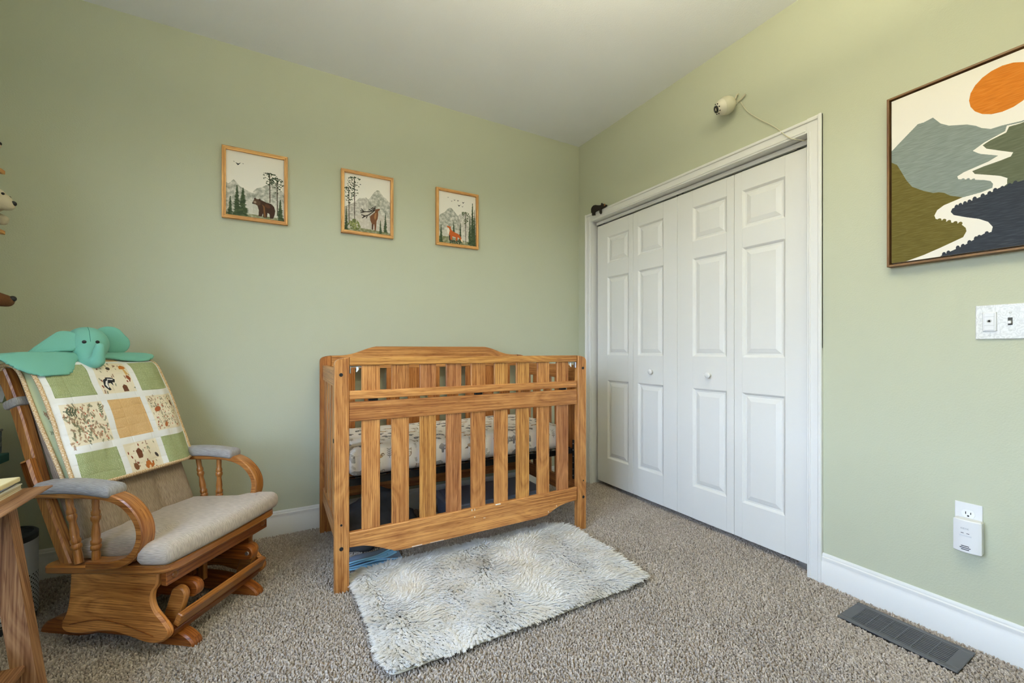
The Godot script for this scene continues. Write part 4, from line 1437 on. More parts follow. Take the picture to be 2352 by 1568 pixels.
func build_elephant() -> void:
	var t := thing("elephant_plush", "mint green plush elephant lovey lying on top of the quilt", "plush toy")
	t.transform = glider_place() * Transform3D(Basis.IDENTITY, Vector3(-0.055, 1.005, 0.0))
	var crease := noise(7.0, 2, 61)
	var hc := Vector3(-0.023, 0.082, 0.0)
	var f := func(p: Vector3):
		var d := ell(p, hc, Vector3(0.072, 0.070, 0.066))
		d = blend(d, cap(p, Vector3(0.008, 0.052, 0.018), Vector3(0.034, 0.008, 0.034), 0.046, 0.034), 0.03)
		d = blend(d, cap(p, Vector3(0.034, 0.008, 0.034), Vector3(0.074, 0.008, 0.042), 0.032, 0.026), 0.012)
		d = blend(cap(p, Vector3(0.080, 0.012, 0.042), Vector3(0.090, 0.068, 0.040), 0.024, 0.0165), d, 0.004)
		return d + crease.get_noise_3dv(p) * 0.0025
	var b := MB.new()
	b.nets(f, Vector3(-0.12, -0.05, -0.09), Vector3(0.13, 0.18, 0.11), 0.0062)
	put(t, "head", b, M.mint)
	# the flat cloth body spread to both sides, hanging over the front of the quilt
	var g := func(p: Vector3):
		var dip := 0.030 - lerpf(0.45, 0.85, smoothstep(-0.02, 0.10, p.z)) * maxf(p.x - 0.005, 0.0) - 0.25 * maxf(-0.06 - p.x, 0.0)
		var q := Vector3(p.x, p.y - dip, p.z)
		var d := ell(q, Vector3(-0.015, 0.0, 0.185), Vector3(0.105, 0.017, 0.118))
		d = blend(d, ell(q, Vector3(-0.03, 0.0, 0.03), Vector3(0.060, 0.018, 0.12)), 0.02)
		d = blend(d, ell(q, Vector3(-0.005, 0.0, -0.155), Vector3(0.058, 0.016, 0.110)), 0.02)
		return d + crease.get_noise_3dv(p * 0.7) * 0.005
	b = MB.new()
	b.nets(g, Vector3(-0.15, -0.12, -0.31), Vector3(0.12, 0.08, 0.34), 0.0075)
	put(t, "cloth_body", b, M.mint)
	# near ear: a leaf that points back; far ear: a round disc seen from the front
	for q in [[Vector3(-0.024, 0.088, 0.080), Vector3(-0.040, -0.040, 0.078), Vector3(0.75, 0.45, 0.60), 0.047, 0.010], [Vector3(-0.046, 0.104, -0.104), Vector3(0.012, -0.020, -0.020), Vector3(0.80, 0.10, 0.60), 0.056, 0.048]]:
		var lng: Vector3 = q[1].normalized()
		var nn: Vector3 = (q[2] - lng * q[2].dot(lng)).normalized()
		var inv := Basis(lng, nn.cross(lng), nn).transposed()
		var len: float = q[1].length()
		var ear := func(p: Vector3):
			var l: Vector3 = inv * (p - q[0])
			l.z += 2.2 * l.y * l.y + 1.2 * l.x * l.x - 0.006
			var h := clampf(l.x / len, 0.0, 1.0)
			var flat := Vector2(l.x - h * len, l.y).length() - lerpf(q[3], q[4], h)
			var rim := 0.0012 * exp(-pow((flat + 0.008) * 260.0, 2.0))
			return Vector2(maxf(flat + 0.006, 0.0), maxf(absf(l.z) - 0.002, 0.0)).length() - 0.006 + rim
		b = MB.new()
		var ext := Vector3(0.12, 0.11, 0.13)
		b.nets(ear, q[0] + q[1] * 0.5 - ext, q[0] + q[1] * 0.5 + ext, 0.0048)
		put(t, "ear", b, M.mint)
	# face turned a little towards the window
	for lat in [0.016, -0.0195]:
		var dir: Vector3 = Vector3(0.87, 0.08, 0.5) * 1.0 + Vector3(-0.5, 0, 0.87) * lat / 0.066
		dir = dir.normalized()
		var far := 0.05
		while f.call(hc + dir * far) < 0.0:
			far += 0.0005
		var at: Vector3 = hc + dir * far
		b = MB.new()
		var sx: Vector3 = dir.cross(Vector3.UP).normalized()
		b.xf = Transform3D(Basis(sx, dir, sx.cross(dir)), at)
		var pr := []
		for k in 7:
			pr.append(Vector2(0.0070 * cos(PI / 2 * k / 6.0), 0.004 * sin(PI / 2 * k / 6.0)))
		b.lathe(pr, 14)
		put(t, "eye", b, M.black)
	var seam := MB.new()
	var path := []
	for k in 13:
		var a := lerpf(1.5, 0.10, k / 12.0)
		var d := Vector3(0.87, 0, 0.5) * cos(a) + Vector3.UP * sin(a)
		var far := 0.05
		while f.call(hc + d * far) < 0.0:
			far += 0.0005
		path.append(hc + d * far)
	seam.tube(path, 0.0008, 5)
	put(t, "seam", seam, mat(Color(0.22, 0.46, 0.42), 1.0))


func hexa(b: MB, lo: Array, hi: Array) -> void:
	# a leg: four lower and four upper corners, both in the same turn
	for k in 4:
		var j := (k + 1) % 4
		var m: Vector3 = (lo[j] - lo[k]).cross(hi[k] - lo[k]).normalized()
		var mid: Vector3 = (lo[0] + lo[2] + hi[0] + hi[2]) / 4.0
		b.face([lo[k], lo[j], hi[j], hi[k]], m if m.dot(lo[k] - mid) > 0 else -m)
	b.face(lo, Vector3.DOWN)
	b.face(hi, Vector3.UP)


func build_side_table() -> void:
	var base := Vector3(-3.05, 0, 1.22)
	var t := thing("side_table", "brown wooden side table with splayed legs and a lower shelf, beside the glider", "side table", base)
	var tp := wood(2)
	var prof := PackedVector2Array([Vector2(-3.32, 0.650), Vector2(-2.779, 0.650), Vector2(-2.779, 0.646), Vector2(-2.815, 0.624), Vector2(-3.32, 0.624)])
	var sh := PackedVector2Array()
	for p in prof:
		sh.append(p - Vector2(base.x, 0))
	tp.prism(sh, 0.50, 0.001)
	put(t, "table_top", tp, M.walnut).position = Vector3(0, 0, 0.974 + 0.25 - base.z)
	for q in [[1.0, 1.0], [1.0, -1.0], [-1.0, 1.0], [-1.0, -1.0]]:
		var lg := wood(1)
		var lo := []
		var hi := []
		for c in [[0, 0], [1, 0], [1, 1], [0, 1]]:
			var xl: float = -2.783 + 0.046 * c[0]
			var xh: float = -2.876 + 0.048 * c[0]
			var zl: float = 1.090 + 0.045 * c[1]
			var zh: float = 1.049 + 0.045 * c[1]
			if q[0] < 0:
				xl = -6.10 - xl
				xh = -6.10 - xh
			if q[1] < 0:
				zl = 2.448 - zl
				zh = 2.448 - zh
			lo.append(Vector3(xl, -0.008, zl) - base)
			hi.append(Vector3(xh, 0.626, zh) - base)
		hexa(lg, lo, hi)
		put(t, "leg", lg, M.walnut)
	boxed(t, "shelf", Vector3(-3.035, 0.191, 1.224) - base, Vector3(0.50, 0.018, 0.212), M.walnut, 2, 0.002)

	# things on the lower shelf
	var ink := mat(Color(0.80, 0.36, 0.40), 0.7)
	var bx := thing("ointment_box", "white carton with red print leaning on the side table's lower shelf", "box", Vector3(-2.872, 0.2005, 1.245))
	bx.rotation = Vector3(0, -0.12, 0)
	boxed(bx, "carton", Vector3(0, 0.040, 0), Vector3(0.045, 0.080, 0.11), mat(Color(0.88, 0.90, 0.94), 0.6), 1, 0.001)
	for r in 4:
		for k in 7:
			if (r * 7 + k * 3) % 5 == 0:
				continue
			boxed(bx, "print_mark", Vector3(0.0227, 0.014 + 0.008 * k, 0.038 - 0.020 * r), Vector3(0.0004, 0.0035, 0.013), ink, 0, 0.0)
	var tray := thing("acrylic_tray", "small clear lidded box on the lower shelf beside the white carton", "box", Vector3(-2.872, 0.2005, 1.155))
	boxed(tray, "base", Vector3(0, 0.022, 0), Vector3(0.075, 0.044, 0.030), mat(Color(0.52, 0.50, 0.52), 0.6), 0, 0.002)
	boxed(tray, "lid", Vector3(0.004, 0.055, 0), Vector3(0.085, 0.022, 0.034), mat(Color(0.85, 0.88, 0.95, 0.45), 0.08, {"transparency": BaseMaterial3D.TRANSPARENCY_ALPHA}), 0, 0.002)
	var card := thing("blue_carton", "pale blue carton farther in on the side table's lower shelf", "box", Vector3(-3.02, 0.2005, 1.175))
	boxed(card, "carton", Vector3(0, 0.045, 0), Vector3(0.09, 0.09, 0.06), mat(Color(0.55, 0.68, 0.86), 0.6), 1, 0.001)

	# books on the top
	var page := Pic.new(8, 128, Color(0.87, 0.81, 0.66))
	for y in 128:
		page.im.fill_rect(Rect2i(0, y, 8, 1), Color(0.88, 0.82, 0.68).darkened(page.r.randf() * 0.28))
	var pages := mat(Color(1, 1, 1), 0.9, {"albedo_texture": page.texture(), "uv1_triplanar": true, "uv1_scale": Vector3(9, 9, 9)})
	var bk := thing("board_book", "thick board book with cream page edges, lowest of the books on the side table", "book", Vector3(-2.945, 0.6505, 1.115))
	boxed(bk, "pages", Vector3(0, 0.0085, 0), Vector3(0.21, 0.014, 0.25), pages, 0, 0.001)
	boxed(bk, "cover", Vector3(0, 0.0010, 0), Vector3(0.213, 0.0020, 0.253), mat(Color(0.86, 0.82, 0.74), 0.5), 0, 0.0)
	boxed(bk, "cover", Vector3(0, 0.0163, 0), Vector3(0.213, 0.0020, 0.253), mat(Color(0.88, 0.87, 0.83), 0.5), 0, 0.0)
	bk = thing("picture_book", "thin blue edged picture book, middle of the books on the side table", "book", Vector3(-2.948, 0.6682, 1.118))
	bk.rotation = Vector3(0.010, 0.03, 0)
	boxed(bk, "pages", Vector3(0, 0.0022, 0), Vector3(0.205, 0.0036, 0.235), mat(Color(0.78, 0.76, 0.76), 0.8), 0, 0.0005)
	boxed(bk, "cover", Vector3(0, 0.0044, 0), Vector3(0.208, 0.0012, 0.238), mat(Color(0.20, 0.45, 0.78), 0.4), 0, 0.0)
	boxed(bk, "cover", Vector3(0, 0.0002, 0), Vector3(0.208, 0.0010, 0.238), mat(Color(0.17, 0.20, 0.26), 0.4), 0, 0.0)
	bk = thing("story_book", "cream story book with lettering on the spine, topmost of the books on the side table", "book", Vector3(-2.947, 0.6745, 1.112))
	bk.rotation = Vector3(0.004, -0.02, 0)
	boxed(bk, "cover", Vector3(0, 0.0070, 0), Vector3(0.208, 0.0138, 0.245), mat(Color(0.89, 0.83, 0.64), 0.5), 0, 0.002)
	var brown := mat(Color(0.30, 0.22, 0.14), 0.7)
	var facing := Basis(Vector3(0, 0, -1), Vector3(0, 1, 0), Vector3(1, 0, 0))
	lettering(bk, "Guess How Much", 0.0072, Transform3D(facing, Vector3(0.1043, 0.0098, 0.012)), brown, "Droid Serif")
	lettering(bk, "I Love You", 0.0072, Transform3D(facing, Vector3(0.1043, 0.0040, 0.020)), brown, "Droid Serif")
	var ma := thing("wooden_mallet", "orange wooden xylophone mallet lying on the topmost book", "mallet", Vector3(-2.925, 0.6895, 1.09))
	var stick := MB.new()
	stick.tube([Vector3(0.0, 0.006, -0.01), Vector3(0.01, 0.004, 0.15)], 0.0042, 10)
	put(ma, "stick", stick, mat(Color(0.88, 0.56, 0.16), 0.5))
	var ball := MB.new()
	var pr := []
	for k in 13:
		pr.append(Vector2(0.0102 * sin(PI * k / 12.0), 0.0098 - 0.0102 * cos(PI * k / 12.0)))
	ball.lathe(pr, 18)
	put(ma, "ball", ball, mat(Color(0.90, 0.62, 0.28), 0.5)).position = Vector3(0, 0, -0.022)


func plush(called: String, label: String, at: Vector3, coat: Material, snout: Material, size: float, muzzle: float) -> Node3D:
	var t := thing(called, label, "plush toy", at)
	var nz := noise(30.0, 2, 71)
	var s := size
	var f := func(p: Vector3):
		var d := ell(p, Vector3(-0.07, 0.048, 0) * s, Vector3(0.085, 0.050, 0.060) * s)
		d = blend(d, ell(p, Vector3(0.015, 0.088, 0) * s, Vector3(0.050, 0.050, 0.050) * s), 0.02)
		for z in [-1.0, 1.0]:
			d = blend(d, ell(p, Vector3(-0.012, 0.138, 0.034 * z) * s, Vector3(0.012, 0.018, 0.016) * s), 0.006)
			d = blend(d, cap(p, Vector3(-0.01, 0.030, 0.050 * z) * s, Vector3(0.030, 0.020, 0.042 * z) * s, 0.026 * s, 0.021 * s), 0.01)
		return d + nz.get_noise_3dv(p) * 0.004
	var b := MB.new()
	b.nets(f, Vector3(-0.17, -0.012, -0.09) * s, Vector3(0.10, 0.17, 0.09) * s, 0.0075 * s)
	put(t, "body", b, coat)
	var g := func(p: Vector3): return blend(cap(p, Vector3(0.048, 0.080, 0) * s, Vector3(0.048 + muzzle, 0.070, 0) * s, 0.030 * s, 0.020 * s), ell(p, Vector3(0.045, 0.080, 0) * s, Vector3(0.03, 0.03, 0.03) * s), 0.01)
	b = MB.new()
	b.nets(g, Vector3(0.0, 0.03, -0.05) * s, Vector3(0.09 + muzzle, 0.13, 0.05) * s, 0.006 * s)
	put(t, "muzzle", b, snout)
	for q in [["nose", Vector3(0.063 + muzzle, 0.078, 0), 0.010], ["eye", Vector3(0.058, 0.106, 0.022), 0.005], ["eye", Vector3(0.058, 0.106, -0.022), 0.005]]:
		b = MB.new()
		var pr := []
		for k in 9:
			pr.append(Vector2(q[2] * s * sin(PI * k / 8.0), -q[2] * s * cos(PI * k / 8.0)))
		b.lathe(pr, 12)
		put(t, q[0], b, M.black).position = q[1] * s
	return t


func build_left_corner() -> void:
	# shelves on the wall beside the window, only their ends in view
	for q in [[1.790, 0.268, M.pine, "upper wooden wall shelf end above the white plush bear"], [1.545, 0.268, M.pine, "wooden wall shelf end under the white plush bear"], [1.165, 0.40, M.pine, "lowest wooden wall shelf, under the brown plush"], [0.637, 0.24, mat(Color(0.13, 0.42, 0.42), 0.5), "teal painted wall shelf behind the glider"]]:
		var th := 0.016 if q[0] > 0.8 else 0.034
		var t := thing("wall_shelf", q[3], "shelf", Vector3(-3.35, q[0] - th, q[1]), "wall shelves by the window")
		boxed(t, "shelf_board", Vector3(0.10, th * 0.5, 0.26), Vector3(0.20, th, 0.52), q[2], 2, 0.002)
		for z in [0.10, 0.42]:
			boxed(t, "bracket", Vector3(0.005, -0.03, z), Vector3(0.01, 0.06, 0.02), M.iron)
	plush("polar_bear_plush", "cream white plush bear with a black nose lying on a wall shelf", Vector3(-3.148, 1.546, 0.42), M.plush_white, M.plush_white, 1.0, 0.014)
	plush("brown_plush", "brown plush animal with a dark muzzle below the white bear", Vector3(-3.168, 1.166, 0.485), M.plush_dark, M.plush_brown, 1.10, 0.046)
	plush("pale_plush", "pale pink plush toy on the topmost wall shelf", Vector3(-3.160, 1.792, 0.42), M.plush_pink, M.plush_pink, 0.70, 0.012)
	var bin := thing("fabric_bin", "grey patterned fabric bin on the teal shelf behind the glider", "bin", Vector3(-3.25, 0.6375, 0.345))
	var bp := Pic.new(128, 128, Color(0.45, 0.49, 0.50))
	for k in 90:
		bp.sprig(Vector2(bp.r.randf(), bp.r.randf()), 0.14, bp.r.randf() * TAU, Color(0.62, 0.66, 0.67))
	boxed(bin, "body", Vector3(0, 0.0475, 0), Vector3(0.17, 0.095, 0.19), mat(Color(1, 1, 1), 0.95, {"albedo_texture": bp.texture(), "uv1_triplanar": true, "uv1_scale": Vector3(8, 8, 8)}), 0, 0.006)
	boxed(bin, "rim", Vector3(0, 0.096, 0), Vector3(0.174, 0.010, 0.194), mat(Color(0.60, 0.60, 0.58), 0.95), 0, 0.003)

	# tower air purifier standing in the corner
	var a := thing("air_purifier", "light grey cylindrical air purifier with a perforated lower half, behind the side table", "air purifier", Vector3(-3.112, 0, 0.40))
	var body := mat(Color(0.76, 0.765, 0.77), 0.45)
	var dark := mat(Color(0.17, 0.18, 0.19), 0.5)
	var dots := Pic.new(64, 64, Color(0.76, 0.765, 0.77))
	for c in [Vector2(0.25, 0.25), Vector2(0.75, 0.75)]:
		dots.oval(c, 0.17, 0.20, Color(0.07, 0.07, 0.08))
	var mesh_m := mat(Color(1, 1, 1), 0.5, {"albedo_texture": dots.texture()})
	var b := MB.new()
	b.lathe([Vector2(0.0, -0.008), Vector2(0.092, -0.008), Vector2(0.094, 0.022), Vector2(0.0, 0.022)], 48)
	put(a, "base", b, dark)
	b = MB.new()
	b.sc = Vector2(1.0 / 0.018, 1.0 / (0.03 * TAU / 36.0))
	b.lathe([Vector2(0.090, 0.022), Vector2(0.098, 0.030), Vector2(0.098, 0.190)], 72)
	put(a, "perforated_grille", b, mesh_m)
	b = MB.new()
	b.lathe([Vector2(0.098, 0.190), Vector2(0.098, 0.318)], 48)
	put(a, "shell", b, body)
	b = MB.new()
	b.lathe([Vector2(0.098, 0.318), Vector2(0.0985, 0.340), Vector2(0.092, 0.346), Vector2(0.086, 0.346), Vector2(0.084, 0.334), Vector2(0.0, 0.334)], 48)
	put(a, "top_rim", b, dark)
	for k in 9:
		var z := -0.064 + 0.016 * k
		boxed(a, "vent_slat", Vector3(0, 0.339, z), Vector3(2.0 * sqrt(0.084 * 0.084 - z * z), 0.008, 0.006), dark, 0, 0.001)


func pv(list: Array) -> Array:
	var out := []
	for k in range(0, list.size(), 2):
		out.append(Vector2(list[k], list[k + 1]))
	return out


func scene_print(which: int) -> Pic:
	var q := Pic.new(400, 512, Color(0.95, 0.935, 0.895))
	q.r.seed = 90 + which
	var nz := noise(0.02, 4, 60 + which)
	var hill := Color(0.50, 0.51, 0.46)
	var far := Color(0.62, 0.60, 0.56)
	var green := Color(0.17, 0.24, 0.15)
	var ground := Color(0.45, 0.47, 0.33)
	if which == 0:
		q.wash(pv([0, 0.50, 0.05, 0.515, 0.13, 0.44, 0.18, 0.48, 0.23, 0.53, 0.31, 0.565, 0.38, 0.59, 0.46, 0.61, 0.53, 0.70, 0.56, 1.0, 0.0, 1.0]), hill, 0.50, nz)
		q.wash(pv([0.44, 0.605, 0.47, 0.56, 0.52, 0.52, 0.60, 0.495, 0.665, 0.455, 0.72, 0.42, 0.78, 0.36, 0.83, 0.41, 0.88, 0.455, 0.94, 0.50, 1.0, 0.545, 1.0, 1.0, 0.45, 1.0]), hill, 0.48, nz)
		q.wash(pv([0.30, 0.75, 0.55, 0.70, 0.7, 0.78, 1.0, 0.7, 1.0, 1.0, 0.3, 1.0]), Color(0.86, 0.85, 0.80), 0.65, nz)
		q.wash(pv([0, 0.95, 0.3, 0.935, 0.6, 0.94, 1, 0.95, 1, 1, 0, 1]), ground, 0.75, nz)
		q.pine(0.735, 0.25, 0.72, 0.10, green)
		q.pine(0.865, 0.31, 0.90, 0.10, green)
		q.fir(0.075, 0.70, 0.985, 0.075, green)
		q.fir(0.185, 0.52, 0.975, 0.105, green)
		q.fir(0.285, 0.545, 0.970, 0.125, green)
		q.fir(0.925, 0.645, 1.0, 0.10, green)
		# bear seen from the side, head turned
		var fur := Color(0.25, 0.16, 0.11)
		q.poly(pv([0.50, 0.75, 0.535, 0.70, 0.60, 0.70, 0.68, 0.725, 0.76, 0.735, 0.815, 0.775, 0.835, 0.84, 0.825, 0.90, 0.80, 0.965, 0.74, 0.97, 0.735, 0.90, 0.70, 0.885, 0.69, 0.965, 0.625, 0.965, 0.62, 0.90, 0.60, 0.955, 0.545, 0.955, 0.55, 0.86, 0.53, 0.80]), fur)
		q.poly(pv([0.44, 0.755, 0.455, 0.73, 0.47, 0.705, 0.48, 0.685, 0.505, 0.688, 0.54, 0.69, 0.575, 0.685, 0.58, 0.715, 0.58, 0.77, 0.53, 0.795, 0.49, 0.775, 0.46, 0.775]), Color(0.33, 0.24, 0.18))
		q.oval(Vector2(0.485, 0.69), 0.018, 0.014, fur)
		q.oval(Vector2(0.565, 0.70), 0.020, 0.020, fur)
		q.oval(Vector2(0.485, 0.742), 0.024, 0.018, Color(0.60, 0.52, 0.44))
		q.oval(Vector2(0.447, 0.765), 0.010, 0.008, Color(0.08, 0.07, 0.07))
		q.poly(pv([0.60, 0.76, 0.625, 0.80, 0.63, 0.88, 0.64, 0.955, 0.67, 0.955, 0.66, 0.86, 0.65, 0.79]), Color(0.47, 0.31, 0.17))
		q.oval(Vector2(0.70, 0.78), 0.05, 0.03, Color(0.36, 0.22, 0.13), 0.3, 0.8)
		q.bird(Vector2(0.205, 0.19), 0.045)
		q.oval(Vector2(0.135, 0.165), 0.012, 0.004, Color(0.4, 0.4, 0.4), 0.8)
		q.oval(Vector2(0.285, 0.175), 0.010, 0.004, Color(0.3, 0.3, 0.3), 0.1)
	elif which == 1:
		q.wash(pv([0, 0.60, 0.10, 0.555, 0.22, 0.49, 0.28, 0.44, 0.33, 0.40, 0.38, 0.40, 0.46, 0.375, 0.52, 0.41, 0.62, 0.55, 0.62, 1.0, 0, 1.0]), far, 0.55, nz)
		q.wash(pv([0.50, 0.415, 0.56, 0.36, 0.64, 0.26, 0.70, 0.215, 0.745, 0.215, 0.79, 0.26, 0.84, 0.315, 0.90, 0.335, 0.95, 0.385, 1.0, 0.40, 1.0, 1.0, 0.55, 1.0]), hill, 0.50, nz)
		q.wash(pv([0.25, 0.72, 0.5, 0.62, 0.7, 0.6, 1.0, 0.72, 1.0, 1.0, 0.2, 1.0]), Color(0.80, 0.76, 0.71), 0.55, nz)
		q.wash(pv([0, 0.965, 0.3, 0.92, 0.6, 0.93, 1, 0.95, 1, 1, 0, 1]), ground, 0.8, nz)
		q.pine(0.215, 0.055, 0.82, 0.13, green)
		q.pine(0.10, 0.24, 0.90, 0.10, green)
		q.fir(0.05, 0.58, 0.97, 0.055, green)
		for k in 60:
			var a := q.r.randf() * TAU
			var d := sqrt(q.r.randf())
			q.oval(Vector2(0.21 + cos(a) * d * 0.125, 0.88 + sin(a) * d * 0.085), 0.024, 0.014, Color(0.58, 0.60, 0.38).lerp(Color(0.33, 0.37, 0.20), q.r.randf()), q.r.randf() * 3.0)
		var hide := Color(0.45, 0.29, 0.18)
		q.poly(pv([0.545, 0.70, 0.60, 0.655, 0.655, 0.61, 0.66, 0.56, 0.70, 0.55, 0.755, 0.535, 0.765, 0.555, 0.725, 0.585, 0.725, 0.65, 0.715, 0.72, 0.69, 0.77, 0.685, 0.84, 0.675, 0.935, 0.645, 0.935, 0.64, 0.83, 0.625, 0.83, 0.615, 0.925, 0.585, 0.925, 0.585, 0.82, 0.555, 0.77]), hide)
		q.poly(pv([0.655, 0.63, 0.69, 0.62, 0.685, 0.70, 0.655, 0.75, 0.635, 0.70]), Color(0.62, 0.44, 0.28))
		q.poly(pv([0.59, 0.83, 0.615, 0.83, 0.61, 0.925, 0.588, 0.925]), Color(0.26, 0.17, 0.12))
		var horn := Color(0.16, 0.13, 0.11)
		for l in [[0.655, 0.57, 0.55, 0.615], [0.55, 0.615, 0.42, 0.63], [0.42, 0.63, 0.36, 0.585], [0.42, 0.63, 0.34, 0.625], [0.44, 0.63, 0.345, 0.66], [0.655, 0.58, 0.52, 0.675], [0.52, 0.675, 0.40, 0.72], [0.44, 0.70, 0.36, 0.69], [0.46, 0.70, 0.38, 0.745], [0.49, 0.69, 0.47, 0.74], [0.655, 0.565, 0.63, 0.51], [0.645, 0.56, 0.59, 0.53], [0.63, 0.575, 0.56, 0.55], [0.60, 0.595, 0.52, 0.575], [0.66, 0.56, 0.66, 0.50]]:
			q.line(Vector2(l[0], l[1]), Vector2(l[2], l[3]), 0.016, horn)
		q.fir(0.775, 0.74, 0.985, 0.055, green)
		q.fir(0.885, 0.595, 0.94, 0.065, green)
	else:
		q.wash(pv([0, 0.50, 0.08, 0.44, 0.17, 0.40, 0.24, 0.33, 0.30, 0.30, 0.35, 0.305, 0.42, 0.36, 0.47, 0.40, 0.52, 0.44, 0.60, 0.6, 0.60, 1.0, 0, 1.0]), hill, 0.55, nz)
		q.wash(pv([0.51, 0.435, 0.56, 0.395, 0.63, 0.36, 0.74, 0.35, 0.82, 0.40, 1.0, 0.43, 1.0, 1.0, 0.5, 1.0]), far, 0.5, nz)
		q.wash(pv([0.0, 0.78, 0.3, 0.70, 0.7, 0.72, 1.0, 0.68, 1.0, 1.0, 0.0, 1.0]), Color(0.84, 0.82, 0.77), 0.5, nz)
		q.wash(pv([0, 0.87, 0.3, 0.855, 0.6, 0.90, 1, 0.93, 1, 1, 0, 1]), ground, 0.75, nz)
		q.pine(0.715, 0.335, 0.93, 0.085, Color(0.30, 0.36, 0.22))
		q.fir(0.075, 0.65, 0.985, 0.075, green)
		q.fir(0.40, 0.555, 0.80, 0.055, green)
		q.fir(0.575, 0.565, 0.95, 0.060, green)
		q.fir(0.96, 0.26, 0.97, 0.06, green)
		q.fir(0.835, 0.375, 0.96, 0.075, green)
		q.fir(0.905, 0.135, 0.97, 0.10, green)
		var fox := Color(0.74, 0.36, 0.13)
		q.poly(pv([0.215, 0.655, 0.25, 0.655, 0.31, 0.665, 0.325, 0.65, 0.325, 0.70, 0.36, 0.74, 0.43, 0.765, 0.50, 0.78, 0.555, 0.80, 0.61, 0.87, 0.65, 0.93, 0.60, 0.92, 0.54, 0.86, 0.51, 0.85, 0.49, 0.93, 0.455, 0.93, 0.455, 0.86, 0.37, 0.845, 0.35, 0.93, 0.31, 0.935, 0.315, 0.86, 0.29, 0.93, 0.275, 0.86, 0.28, 0.80, 0.30, 0.74, 0.28, 0.70, 0.24, 0.685]), fox)
		q.poly(pv([0.235, 0.70, 0.275, 0.69, 0.285, 0.74, 0.28, 0.80, 0.25, 0.82, 0.225, 0.76]), Color(0.90, 0.86, 0.80))
		q.poly(pv([0.275, 0.84, 0.305, 0.83, 0.315, 0.93, 0.285, 0.935]), Color(0.24, 0.15, 0.11))
		q.oval(Vector2(0.615, 0.905), 0.022, 0.035, Color(0.90, 0.84, 0.72), -0.5)
		for k in 26:
			q.oval(Vector2(q.r.randf_range(0.30, 0.56), q.r.randf_range(0.925, 0.985)), 0.02, 0.012, Color(0.28, 0.27, 0.22).lerp(green, q.r.randf()), q.r.randf() * 3.0)
		for b in [[0.255, 0.105, 0.018], [0.35, 0.165, 0.020], [0.425, 0.135, 0.026], [0.515, 0.135, 0.028], [0.655, 0.155, 0.036], [0.545, 0.225, 0.040], [0.635, 0.235, 0.022]]:
			q.bird(Vector2(b[0], b[1]), b[2])
	return q


